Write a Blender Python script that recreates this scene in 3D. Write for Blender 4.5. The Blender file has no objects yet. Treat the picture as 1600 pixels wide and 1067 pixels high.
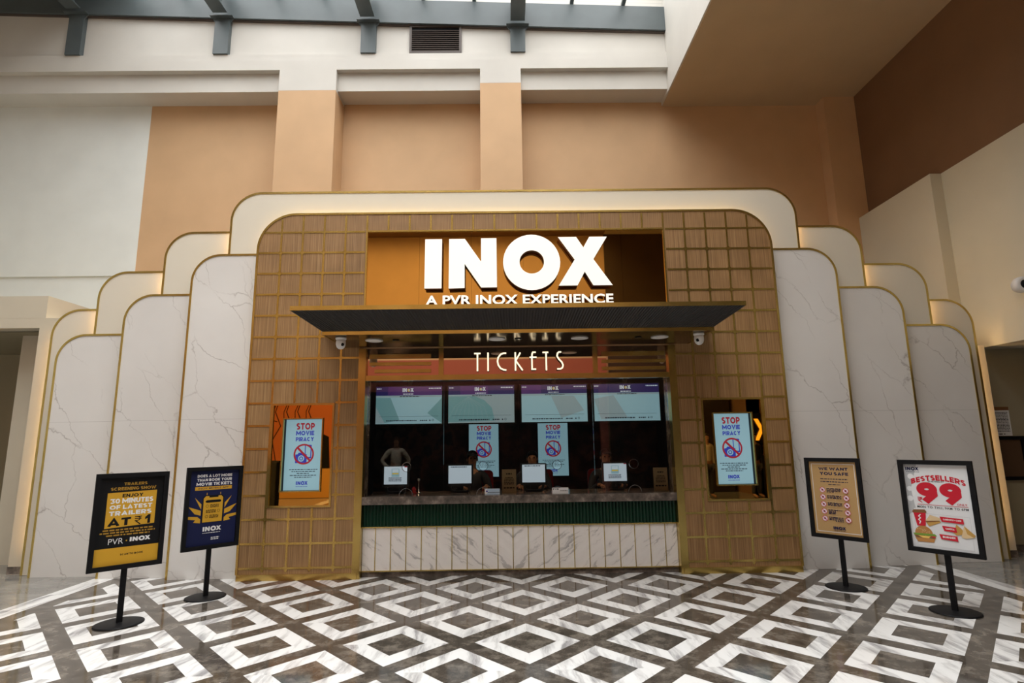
import bpy, bmesh, math, random
from mathutils import Vector, Matrix
from mathutils.geometry import tessellate_polygon

random.seed(7)
scene = bpy.context.scene
COL = scene.collection
PI = math.pi

# ------------------------------------------------------------------ camera, sky, light, exposure
# world: X along the ticket booth front (0 = its middle), Y away from the camera (0 = wood front), Z up
FPX, PITCH, ROLL, YAW = 876.28, .1728, -.0142, .0108
cam_data = bpy.data.cameras.new('camera')
cam = bpy.data.objects.new('camera', cam_data)
COL.objects.link(cam)
cam_data.sensor_fit = 'HORIZONTAL'
cam_data.sensor_width = 36.0
cam_data.lens = FPX / 1600 * 36
cam_data.clip_start = .05
cam_data.clip_end = 200
cp, sp, cy, sy, cr, sr = math.cos(PITCH), math.sin(PITCH), math.cos(YAW), math.sin(YAW), math.cos(ROLL), math.sin(ROLL)
def _yaw(v): return Vector((cy*v[0]+sy*v[1], -sy*v[0]+cy*v[1], v[2]))
_r, _u, _f = Vector((1, 0, 0)), Vector((0, -sp, cp)), Vector((0, cp, sp))
r_, u_, f_ = _yaw(cr*_r+sr*_u), _yaw(-sr*_r+cr*_u), _yaw(_f)
cam.matrix_world = Matrix(((r_.x, u_.x, -f_.x, -.1473), (r_.y, u_.y, -f_.y, -7.2264), (r_.z, u_.z, -f_.z, 1.65), (0, 0, 0, 1)))
scene.camera = cam

world = bpy.data.worlds.new('overcast_sky')
scene.world = world
world.use_nodes = True
bg = world.node_tree.nodes['Background']
bg.inputs[0].default_value = (.98, .985, .98, 1)
_N, _L = world.node_tree.nodes, world.node_tree.links
_tc = _N.new('ShaderNodeTexCoord')          # overcast sky, brighter on its right-hand side
_sx = _N.new('ShaderNodeSeparateXYZ')
_mr = _N.new('ShaderNodeMapRange')
_L.new(_tc.outputs['Generated'], _sx.inputs[0])
_L.new(_sx.outputs[0], _mr.inputs['Value'])
_mr.inputs['From Min'].default_value, _mr.inputs['From Max'].default_value = -.9, .9
_mr.inputs['To Min'].default_value, _mr.inputs['To Max'].default_value = 4.3, 4.7
_zr = _N.new('ShaderNodeMapRange')          # and, as overcast skies are, brightest overhead
_L.new(_sx.outputs[2], _zr.inputs['Value'])
_zr.inputs['From Min'].default_value, _zr.inputs['From Max'].default_value = .25, 1.0
_zr.inputs['To Min'].default_value, _zr.inputs['To Max'].default_value = .35, 1.9
_mu = _N.new('ShaderNodeMath'); _mu.operation = 'MULTIPLY'
_L.new(_mr.outputs['Result'], _mu.inputs[0]); _L.new(_zr.outputs['Result'], _mu.inputs[1])
_L.new(_mu.outputs[0], bg.inputs[1])

portal = bpy.data.lights.new('skylight_portal', 'AREA')
portal.shape = 'RECTANGLE'
portal.size, portal.size_y = 10.8, 13.4
portal.cycles.is_portal = True
po = bpy.data.objects.new('skylight_portal', portal)
po.location = (-2.25, -3.6, 10.62)
po.rotation_euler = (0, math.radians(2.2), 0)
COL.objects.link(po)

vs = scene.view_settings
vs.view_transform = 'Standard'
vs.look = 'None'
vs.gamma = 1
vs.use_curve_mapping = False
vs.exposure = 0.0

# ------------------------------------------------------------------ materials
def new_mat(name):
    m = bpy.data.materials.new(name)
    m.use_nodes = True
    return m, m.node_tree.nodes, m.node_tree.links, m.node_tree.nodes['Principled BSDF']

def plain(name, col, rough=.5, metal=0.0, spec=.5, noise=0.0, nscale=8.0, bump=0.0):
    m, N, L, b = new_mat(name)
    b.inputs['Base Color'].default_value = (*col, 1)
    b.inputs['Roughness'].default_value = rough
    b.inputs['Metallic'].default_value = metal
    b.inputs['Specular IOR Level'].default_value = spec
    if noise or bump:
        g = N.new('ShaderNodeNewGeometry')
        t = N.new('ShaderNodeTexNoise')
        t.inputs['Scale'].default_value = nscale
        t.inputs['Detail'].default_value = 6
        L.new(g.outputs['Position'], t.inputs['Vector'])
        if noise:
            rp = N.new('ShaderNodeValToRGB')
            rp.color_ramp.elements[0].position, rp.color_ramp.elements[1].position = .3, .7
            rp.color_ramp.elements[0].color = (*[c*(1-noise) for c in col], 1)
            rp.color_ramp.elements[1].color = (*[min(1, c*(1+noise)) for c in col], 1)
            L.new(t.outputs['Fac'], rp.inputs['Fac'])
            L.new(rp.outputs['Color'], b.inputs['Base Color'])
        if bump:
            bp = N.new('ShaderNodeBump')
            bp.inputs['Strength'].default_value = bump
            bp.inputs['Distance'].default_value = .01
            L.new(t.outputs['Fac'], bp.inputs['Height'])
            L.new(bp.outputs['Normal'], b.inputs['Normal'])
    return m

def glow(name, col, s):
    m, N, L, b = new_mat(name)
    b.inputs['Base Color'].default_value = (*[c*.3 for c in col], 1)
    b.inputs['Roughness'].default_value = .35
    b.inputs['Emission Color'].default_value = (*col, 1)
    b.inputs['Emission Strength'].default_value = s
    return m

def vec_map(N, L, src, scale=(1, 1, 1), rot=(0, 0, 0), loc=(0, 0, 0)):
    mp = N.new('ShaderNodeMapping')
    mp.inputs['Scale'].default_value = scale
    mp.inputs['Rotation'].default_value = rot
    mp.inputs['Location'].default_value = loc
    L.new(src, mp.inputs['Vector'])
    return mp.outputs['Vector']

def math_n(N, L, op, a, b=None):
    n = N.new('ShaderNodeMath')
    n.operation = op
    for i, v in enumerate((a, b)):
        if v is None: continue
        if isinstance(v, (int, float)): n.inputs[i].default_value = v
        else: L.new(v, n.inputs[i])
    return n.outputs[0]

def ramp(N, L, fac, stops, interp='LINEAR'):
    rp = N.new('ShaderNodeValToRGB')
    e = rp.color_ramp.elements
    rp.color_ramp.interpolation = interp
    while len(e) < len(stops): e.new(.5)
    for el, (p, c) in zip(e, stops):
        el.position = p
        el.color = (*c, 1) if not isinstance(c, (int, float)) else (c, c, c, 1)
    L.new(fac, rp.inputs['Fac'])
    return rp.outputs['Color']

def mix(N, L, fac, a, b):
    mx = N.new('ShaderNodeMix')
    mx.data_type = 'RGBA'
    for sock, v in ((mx.inputs[0], fac), (mx.inputs[6], a), (mx.inputs[7], b)):
        if isinstance(v, (int, float)): sock.default_value = v
        elif isinstance(v, tuple): sock.default_value = (*v, 1)
        else: L.new(v, sock)
    return mx.outputs[2]

def noise(N, L, vec, scale, detail=4, rough=.5):
    t = N.new('ShaderNodeTexNoise')
    t.inputs['Scale'].default_value = scale
    t.inputs['Detail'].default_value = detail
    t.inputs['Roughness'].default_value = rough
    L.new(vec, t.inputs['Vector'])
    return t

def reeded_wood():
    m, N, L, b = new_mat('reeded_walnut')
    g = N.new('ShaderNodeNewGeometry')
    v = vec_map(N, L, g.outputs['Position'], (95, 95, 1.1))
    t = noise(N, L, v, 1.0, 3, .6)
    c = ramp(N, L, t.outputs['Fac'], [(.30, (.215, .112, .043)), (.52, (.33, .182, .073)), (.70, (.44, .265, .12))])
    v2 = vec_map(N, L, g.outputs['Position'], (3.5, 3.5, 3.5))
    t2 = noise(N, L, v2, 1.0, 2)
    c2 = ramp(N, L, t2.outputs['Fac'], [(.35, .86), (.65, 1.0)])
    mm = N.new('ShaderNodeMix'); mm.data_type = 'RGBA'; mm.blend_type = 'MULTIPLY'
    mm.inputs[0].default_value = 1
    L.new(c, mm.inputs[6]); L.new(c2, mm.inputs[7])
    L.new(mm.outputs[2], b.inputs['Base Color'])
    b.inputs['Roughness'].default_value = .5
    bp = N.new('ShaderNodeBump'); bp.inputs['Strength'].default_value = .25; bp.inputs['Distance'].default_value = .004
    L.new(t.outputs['Fac'], bp.inputs['Height']); L.new(bp.outputs['Normal'], b.inputs['Normal'])
    return m

def brass():
    m, N, L, b = new_mat('brushed_brass')
    g = N.new('ShaderNodeNewGeometry')
    t = noise(N, L, vec_map(N, L, g.outputs['Position'], (3, 3, 3)), 1.0, 3)
    c = ramp(N, L, t.outputs['Fac'], [(.3, (.55, .40, .115)), (.7, (.70, .53, .175))])
    L.new(c, b.inputs['Base Color'])
    b.inputs['Metallic'].default_value = .95
    b.inputs['Roughness'].default_value = .25
    return m

def fan_marble():
    m, N, L, b = new_mat('white_veined_marble')
    g = N.new('ShaderNodeNewGeometry')
    P = g.outputs['Position']
    w = noise(N, L, P, 1.3, 5, .6)
    sub = N.new('ShaderNodeVectorMath'); sub.operation = 'MULTIPLY_ADD'
    sub.inputs[1].default_value = (.55, .55, .55)
    L.new(w.outputs['Color'], sub.inputs[0]); L.new(P, sub.inputs[2])
    # long cells running from upper left to lower right
    vv = vec_map(N, L, sub.outputs[0], (1, 1, 1), (0, math.radians(-55), 0))
    vv = vec_map(N, L, vv, (.42, .42, 1.25), (0, 0, 0), (.3, 0, .6))
    vo = N.new('ShaderNodeTexVoronoi'); vo.feature = 'DISTANCE_TO_EDGE'; vo.inputs['Scale'].default_value = 1.75
    L.new(vv, vo.inputs['Vector'])
    line = ramp(N, L, vo.outputs['Distance'], [(0, .9), (.005, .3), (.015, 0.0)])
    msk = noise(N, L, P, 1.6, 3)
    mk = ramp(N, L, msk.outputs['Fac'], [(.38, 0.0), (.60, .75)])
    fac = math_n(N, L, 'MULTIPLY', line, mk)
    cl = noise(N, L, P, .9, 4)
    base = ramp(N, L, cl.outputs['Fac'], [(.3, (.70, .675, .645)), (.7, (.78, .76, .73))])
    # one horizontal slab joint at 1.96 m
    sx = N.new('ShaderNodeSeparateXYZ'); L.new(P, sx.inputs[0])
    j = math_n(N, L, 'LESS_THAN', math_n(N, L, 'ABSOLUTE', math_n(N, L, 'SUBTRACT', sx.outputs[2], 1.96)), .003)
    c = mix(N, L, fac, base, (.24, .20, .17))
    c = mix(N, L, math_n(N, L, 'MULTIPLY', j, .35), c, (.35, .33, .30))
    L.new(c, b.inputs['Base Color'])
    b.inputs['Roughness'].default_value = .16
    return m

def counter_marble():
    m, N, L, b = new_mat('book_matched_marble')
    g = N.new('ShaderNodeNewGeometry')
    sx = N.new('ShaderNodeSeparateXYZ'); L.new(g.outputs['Position'], sx.inputs[0])
    ax = math_n(N, L, 'ABSOLUTE', math_n(N, L, 'ADD', sx.outputs[0], .09))
    cx = N.new('ShaderNodeCombineXYZ'); L.new(ax, cx.inputs[0]); L.new(sx.outputs[2], cx.inputs[2])
    w = noise(N, L, cx.outputs[0], 3.0, 5, .6)
    ad = N.new('ShaderNodeVectorMath'); ad.operation = 'MULTIPLY_ADD'; ad.inputs[1].default_value = (.22, .22, .22)
    L.new(w.outputs['Color'], ad.inputs[0]); L.new(cx.outputs[0], ad.inputs[2])
    vv = vec_map(N, L, ad.outputs[0], (1, 1, 1), (0, math.radians(-52), 0))
    vv = vec_map(N, L, vv, (12.0, 1, 1.7))
    t = noise(N, L, vv, 1.0, 5, .62)
    c = ramp(N, L, t.outputs['Fac'], [(.28, (.36, .34, .33)), (.38, (.55, .52, .50)), (.43, (.84, .80, .765)), (.75, (.90, .865, .83))])
    L.new(c, b.inputs['Base Color'])
    b.inputs['Roughness'].default_value = .15
    return m

def dark_stone(name='emperador_stone', k=1.0, rough=.15):
    m, N, L, b = new_mat(name)
    g = N.new('ShaderNodeNewGeometry')
    t = noise(N, L, g.outputs['Position'], 7.0, 8, .65)
    c = ramp(N, L, t.outputs['Fac'], [(.32, (.055*k, .045*k, .038*k)), (.52, (.14*k, .112*k, .092*k)), (.70, (.34*k, .275*k, .225*k))])
    L.new(c, b.inputs['Base Color'])
    b.inputs['Roughness'].default_value = rough
    return m

SU, SV, V0 = .5448, .5832, -2.229
def floor_marble():
    m, N, L, b = new_mat('diamond_marble_floor')
    g = N.new('ShaderNodeNewGeometry')
    P = g.outputs['Position']
    sx = N.new('ShaderNodeSeparateXYZ'); L.new(P, sx.inputs[0])
    X, Y = sx.outputs[0], sx.outputs[1]
    u = math_n(N, L, 'DIVIDE', X, SU)
    v = math_n(N, L, 'DIVIDE', math_n(N, L, 'SUBTRACT', Y, V0), SV)
    a = math_n(N, L, 'MULTIPLY', math_n(N, L, 'ADD', u, v), .5)
    c = math_n(N, L, 'MULTIPLY', math_n(N, L, 'SUBTRACT', u, v), .5)
    def tri(s):
        return math_n(N, L, 'ABSOLUTE', math_n(N, L, 'SUBTRACT', math_n(N, L, 'FRACT', math_n(N, L, 'ADD', s, 200.5)), .5))
    fa, fc = tri(a), tri(c)
    mm = math_n(N, L, 'MULTIPLY', math_n(N, L, 'MAXIMUM', fa, fc), 2.0)
    white = math_n(N, L, 'MULTIPLY', math_n(N, L, 'GREATER_THAN', mm, .438), math_n(N, L, 'LESS_THAN', mm, .803))
    aX = math_n(N, L, 'ABSOLUTE', X)
    inside = math_n(N, L, 'LESS_THAN', aX, 4.92)
    white = math_n(N, L, 'MULTIPLY', white, inside)
    band = math_n(N, L, 'MULTIPLY', math_n(N, L, 'GREATER_THAN', aX, 5.10), math_n(N, L, 'LESS_THAN', aX, 5.355))
    white = math_n(N, L, 'MAXIMUM', white, band)
    outer = math_n(N, L, 'GREATER_THAN', aX, 5.355)
    # which arm of the white frame a tile belongs to decides the run of its grain
    arm = math_n(N, L, 'GREATER_THAN', fa, fc)
    n0 = noise(N, L, P, 1.5, 4)
    ad = N.new('ShaderNodeVectorMath'); ad.operation = 'MULTIPLY_ADD'; ad.inputs[1].default_value = (.25, .25, .25)
    L.new(n0.outputs['Color'], ad.inputs[0]); L.new(P, ad.inputs[2])
    g1 = noise(N, L, vec_map(N, L, ad.outputs[0], (9, 1.2, 1), (0, 0, math.radians(28))), 1.0, 6, .62)
    g2 = noise(N, L, vec_map(N, L, ad.outputs[0], (9, 1.2, 1), (0, 0, math.radians(62))), 1.0, 6, .62)
    gr = N.new('ShaderNodeMix'); L.new(arm, gr.inputs[0]); L.new(g1.outputs['Fac'], gr.inputs[2]); L.new(g2.outputs['Fac'], gr.inputs[3])
    wc = ramp(N, L, gr.outputs[0], [(.33, (.30, .29, .29)), (.45, (.62, .61, .60)), (.51, (.77, .765, .75)), (.8, (.82, .815, .80))])
    d0 = noise(N, L, ad.outputs[0], 6.5, 10, .72)
    dc = ramp(N, L, d0.outputs['Fac'], [(.32, (.036, .030, .024)), (.5, (.088, .074, .060)), (.70, (.23, .20, .165))])
    oc = ramp(N, L, noise(N, L, vec_map(N, L, ad.outputs[0], (2, 6, 1), (0, 0, .5)), 1.0, 6, .6).outputs['Fac'],
              [(.3, (.16, .152, .138)), (.55, (.24, .228, .205)), (.8, (.34, .325, .30))])
    base = mix(N, L, outer, dc, oc)
    base = mix(N, L, white, base, wc)
    L.new(base, b.inputs['Base Color'])
    b.inputs['Roughness'].default_value = .09
    b.inputs['Specular IOR Level'].default_value = .5
    return m

def clear_glass():
    m, N, L, b = new_mat('clear_glass')
    N.remove(b)
    out = N['Material Output']
    tr = N.new('ShaderNodeBsdfTransparent'); tr.inputs[0].default_value = (.86, .88, .88, 1)
    gl = N.new('ShaderNodeBsdfGlossy'); gl.inputs['Roughness'].default_value = .01
    gl.inputs[0].default_value = (.9, .9, .9, 1)
    fr = N.new('ShaderNodeFresnel'); fr.inputs[0].default_value = 1.5
    mx = N.new('ShaderNodeMixShader')
    L.new(fr.outputs[0], mx.inputs[0]); L.new(tr.outputs[0], mx.inputs[1]); L.new(gl.outputs[0], mx.inputs[2])
    L.new(mx.outputs[0], out.inputs[0])
    return m

def roof_sheet():
    m, N, L, b = new_mat('ribbed_polycarbonate')
    N.remove(b)
    g = N.new('ShaderNodeNewGeometry')
    sx = N.new('ShaderNodeSeparateXYZ'); L.new(g.outputs['Position'], sx.inputs[0])
    f = math_n(N, L, 'FRACT', math_n(N, L, 'MULTIPLY', sx.outputs[1], 12.0))
    c = ramp(N, L, f, [(0, .82), (.12, .82), (.16, .96), (1, .96)])
    tr = N.new('ShaderNodeBsdfTransparent'); L.new(c, tr.inputs[0])
    L.new(tr.outputs[0], N['Material Output'].inputs[0])
    return m

def painted_wall(name, col, k=.05):
    return plain(name, col, .7, noise=k, nscale=1.6, bump=.05)

M = dict(
    wood=reeded_wood(), brass=brass(), marble=fan_marble(), counter=counter_marble(), stone=dark_stone(),
    floor=floor_marble(), glass=clear_glass(), roof=roof_sheet(),
    tan=painted_wall('tan_paint', (.60, .385, .212)), brown=painted_wall('brown_paint', (.19, .098, .045)),
    white=painted_wall('white_paint', (.63, .605, .555), .035), cool=painted_wall('undercoat_white', (.76, .785, .755), .035),
    cream=plain('cream_lacquer', (.72, .665, .555), .35, noise=.015, nscale=2),
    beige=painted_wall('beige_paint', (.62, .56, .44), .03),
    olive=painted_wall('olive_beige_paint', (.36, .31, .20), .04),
    soffit=painted_wall('soffit_paint', (.55, .41, .25), .04), lining=painted_wall('dimmed_lining_paint', (.60, .56, .44), .03),  # weaker light on the right is put into the lining colour
    steel=plain('grey_steel_paint', (.085, .105, .11), .45, noise=.08, nscale=3),
    louvre=plain('brown_louvre_metal', (.075, .055, .045), .5),
    black=plain('black_powder_coat', (.006, .006, .007), .5, spec=.18),
    rubber=plain('dark_plastic', (.035, .037, .04), .45, spec=.3),
    fluted=plain('charcoal_reeded_laminate', (.020, .016, .015), .5),
    mirror=plain('bronze_mirror', (.80, .47, .13), .015, 1.0),
    redmirror=plain('bronze_glass_band', (.62, .43, .30), .02, 1.0),
    soffitmirror=plain('dark_bronze_sheet', (.20, .13, .05), .15, 1.0),
    green=plain('green_glazed_tile', (.002, .026, .012), .15, spec=.35),
    redside=plain('letter_return', (.16, .055, .02), .4),
    chrome=plain('chrome', (.75, .75, .75), .12, 1.0),
    plasticwhite=plain('white_plastic', (.72, .71, .70), .4),
    disc=plain('frosted_diffuser', (.80, .78, .76), .5),
    kraft=plain('kraft_board', (.46, .31, .155), .6, noise=.05, nscale=30),
    paper=plain('white_paper', (.82, .82, .82), .5),
    skin=plain('brown_skin', (.33, .165, .09), .5), hair=plain('black_hair', (.012, .010, .009), .5),
    jacket=plain('black_jacket', (.018, .018, .022), .7), red=plain('red_fabric', (.42, .015, .02), .6),
    shirt=plain('pale_shirt', (.55, .47, .36), .7), trousers=plain('dark_trousers', (.03, .03, .035), .7),
    dark=plain('booth_dark_paint', (.03, .022, .02), .7), boothceil=plain('booth_black_ceiling', (.02, .02, .02), .6),
    woodcol=plain('oak_lining', (.30, .19, .10), .5, noise=.12, nscale=12),
    letter=glow('warm_white_acrylic', (1.0, .93, .80), 1.0), ticket=glow('warm_white_neon', (1.0, .86, .60), 1.35),
    led=glow('warm_led_strip', (1.0, .62, .26), 40.0),
)

# ------------------------------------------------------------------ mesh helpers
BASE = {}
def mesh_obj(name, verts, faces, mats, parent=None, fmat=None, smooth=False, world=True):
    me = bpy.data.meshes.new(name)
    if world and parent is not None:
        bx, by, bz = BASE[parent.name]
        verts = [(v[0]-bx, v[1]-by, v[2]-bz) for v in verts]
    me.from_pydata([tuple(v) for v in verts], [], [tuple(f) for f in faces])
    for m in (mats if isinstance(mats, (list, tuple)) else [mats]): me.materials.append(m)
    if fmat is not None: me.polygons.foreach_set('material_index', fmat)
    if smooth: me.polygons.foreach_set('use_smooth', [True]*len(me.polygons))
    me.update()
    o = bpy.data.objects.new(name, me)
    COL.objects.link(o)
    if parent is not None:
        o.parent = parent
        BASE[o.name] = BASE[parent.name]
    else:
        BASE[o.name] = (0, 0, 0)
    return o

class MB:
    """collects shapes into one mesh"""
    def __init__(s): s.v, s.f, s.m = [], [], []
    def add(s, v, f, m=0):
        n = len(s.v)
        s.v += [tuple(p) for p in v]
        s.f += [tuple(i+n for i in q) for q in f]
        s.m += [m]*len(f)
        return s
    def box(s, x0, x1, y0, y1, z0, z1, m=0):
        v = [(x, y, z) for z in (z0, z1) for y in (y0, y1) for x in (x0, x1)]
        return s.add(v, [(0, 2, 3, 1), (4, 5, 7, 6), (0, 1, 5, 4), (2, 6, 7, 3), (0, 4, 6, 2), (1, 3, 7, 5)], m)
    def bevbox(s, x0, x1, y0, y1, z0, z1, r, m=0):
        """box with its edges along Y rounded"""
        lp = []
        for cx, cz, a0 in ((x1-r, z0+r, -90), (x1-r, z1-r, 0), (x0+r, z1-r, 90), (x0+r, z0+r, 180)):
            for i in range(5):
                a = math.radians(a0+i*22.5)
                lp.append((cx+r*math.cos(a), cz+r*math.sin(a)))
        return s.slab([lp], y0, y1, m)
    def slab(s, loops, y0, y1, m=0, side=None, back_m=None):
        """flat outline(s) in XZ (first outer, others holes) between y0 (front) and y1"""
        side = m if side is None else side
        L = [[Vector((p[0], p[1], 0)) for p in lp] for lp in loops]
        tris = tessellate_polygon(L)
        pts = [p for lp in L for p in lp]
        n = len(pts)
        v = [(p.x, y0, p.y) for p in pts]+[(p.x, y1, p.y) for p in pts]
        front, back = [], []
        for a, b, c in tris:
            A, B, C = pts[a], pts[b], pts[c]
            if (B-A).cross(C-A).z < 0: b, c = c, b
            front.append((a, b, c)); back.append((a+n, c+n, b+n))
        s.add(v, front+back, m)
        if back_m is not None: s.m[-len(back):] = [back_m]*len(back)
        sides, o = [], 0
        for lp in L:
            k = len(lp)
            ar = sum(lp[i].x*lp[(i+1) % k].y-lp[(i+1) % k].x*lp[i].y for i in range(k))
            outer = lp is L[0]
            for i in range(k):
                a, b = o+i, o+(i+1) % k
                q = (a, a+n, b+n, b)
                if (ar > 0) != outer: q = q[::-1]
                sides.append(q)
            o += k
        base = len(s.v)-len(v)
        s.f += [tuple(i+base for i in q) for q in sides]
        s.m += [side]*len(sides)
        return s
    def ribbon(s, pts, w, y0, y1, m=0, closed=False, side=None, back_m=None):
        """band of width w along a path in XZ"""
        P = [Vector(p) for p in pts]
        n = len(P)
        Lf, Rt = [], []
        for i in range(n):
            if closed: d0, d1 = P[i]-P[i-1], P[(i+1) % n]-P[i]
            else:
                d0 = P[i]-P[i-1] if i else P[1]-P[0]
                d1 = P[i+1]-P[i] if i < n-1 else P[-1]-P[-2]
            d0, d1 = d0.normalized(), d1.normalized()
            n0, n1 = Vector((-d0.y, d0.x)), Vector((-d1.y, d1.x))
            nn = n0+n1
            if nn.length < 1e-6: nn = n0
            nn.normalize()
            k = min(2.0, 1/max(.3, nn.dot(n0)))
            Lf.append(P[i]+nn*w/2*k); Rt.append(P[i]-nn*w/2*k)
        if closed: return s.slab([[tuple(p) for p in (Lf if abs(area(Lf)) > abs(area(Rt)) else Rt)], [tuple(p) for p in (Rt if abs(area(Lf)) > abs(area(Rt)) else Lf)]], y0, y1, m, side)
        return s.slab([[tuple(p) for p in Lf+Rt[::-1]]], y0, y1, m, side, back_m)
    def lathe(s, prof, c, axis='z', seg=20, m=0):
        """profile of (radius, height) turned about an axis through c"""
        v, f = [], []
        for r, h in prof:
            for i in range(seg):
                a = 2*PI*i/seg
                p = (r*math.cos(a), r*math.sin(a), h)
                if axis == 'y': p = (p[0], -p[2], p[1])     # height towards the viewer
                elif axis == 'x': p = (-p[2], p[0], p[1])
                v.append((c[0]+p[0], c[1]+p[1], c[2]+p[2]))
        k = len(prof)
        for j in range(k-1):
            for i in range(seg):
                f.append((j*seg+i, j*seg+(i+1) % seg, (j+1)*seg+(i+1) % seg, (j+1)*seg+i))
        f.append(tuple(range(seg))[::-1]); f.append(tuple((k-1)*seg+i for i in range(seg)))
        return s.add(v, f, m)
    def tube(s, pts, r, seg=8, m=0):
        P = [Vector(p) for p in pts]
        v, f = [], []
        for i, p in enumerate(P):
            d = (P[min(i+1, len(P)-1)]-P[max(i-1, 0)]).normalized()
            a = d.cross(Vector((0, 0, 1)))
            if a.length < 1e-3: a = d.cross(Vector((0, 1, 0)))
            a.normalize(); b = d.cross(a)
            rr = r[i] if isinstance(r, (list, tuple)) else r
            for k in range(seg):
                t = 2*PI*k/seg
                v.append(p+a*rr*math.cos(t)+b*rr*math.sin(t))
        for i in range(len(P)-1):
            for k in range(seg):
                f.append((i*seg+k, i*seg+(k+1) % seg, (i+1)*seg+(k+1) % seg, (i+1)*seg+k))
        f.append(tuple(range(seg))[::-1]); f.append(tuple((len(P)-1)*seg+k for k in range(seg)))
        return s.add(v, f, m)
    def build(s, name, mats, parent=None, smooth=False, world=True):
        return mesh_obj(name, s.v, s.f, mats, parent, s.m, smooth, world)

def area(lp):
    k = len(lp)
    return sum(lp[i][0]*lp[(i+1) % k][1]-lp[(i+1) % k][0]*lp[i][1] for i in range(k))/2

def rect(x0, x1, z0, z1): return [(x0, z0), (x1, z0), (x1, z1), (x0, z1)]
def arc(cx, cz, r, a0, a1, n=14):
    return [(cx+r*math.cos(math.radians(a0+(a1-a0)*i/n)), cz+r*math.sin(math.radians(a0+(a1-a0)*i/n))) for i in range(n+1)]
def rrect(x0, x1, z0, z1, r, n=5):
    return arc(x1-r, z0+r, r, -90, 0, n)+arc(x1-r, z1-r, r, 0, 90, n)+arc(x0+r, z1-r, r, 90, 180, n)+arc(x0+r, z0+r, r, 180, 270, n)

def set_props(o, label=None, cat=None, group=None, kind=None):
    if label: o['label'] = label
    if cat: o['category'] = cat
    if group: o['group'] = group
    if kind: o['kind'] = kind
    return o
def thing(name, label, cat, loc=(0, 0, 0), rz=0, group=None):
    o = bpy.data.objects.new(name, None)
    COL.objects.link(o)
    o.empty_display_size = .1
    o.location = loc
    o.rotation_euler = (0, 0, rz)
    BASE[o.name] = tuple(loc)
    return set_props(o, label, cat, group)
def structure(name, mb, mats): return set_props(mb.build(name, mats), kind='structure')
def copy_tree(o, parent=None):
    c = o.copy(); COL.objects.link(c); c.parent = parent
    BASE[c.name] = BASE[o.name]
    for ch in list(o.children): copy_tree(ch, c)
    return c

# ------------------------------------------------------------------ lettering
TXT = {}
def text_geo(s, bold=0.0, space=1.0):
    k = (s, bold, space)
    if k not in TXT:
        cu = bpy.data.curves.new('lettering', 'FONT')
        cu.body = s
        cu.offset = bold
        cu.space_character = space
        cu.resolution_u = 3
        ob = bpy.data.objects.new('lettering', cu)
        me = bpy.data.meshes.new_from_object(ob)
        TXT[k] = ([(v.co.x, v.co.y) for v in me.vertices], [tuple(p.vertices) for p in me.polygons])
        bpy.data.objects.remove(ob); bpy.data.meshes.remove(me); bpy.data.curves.remove(cu)
    return TXT[k]

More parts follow.
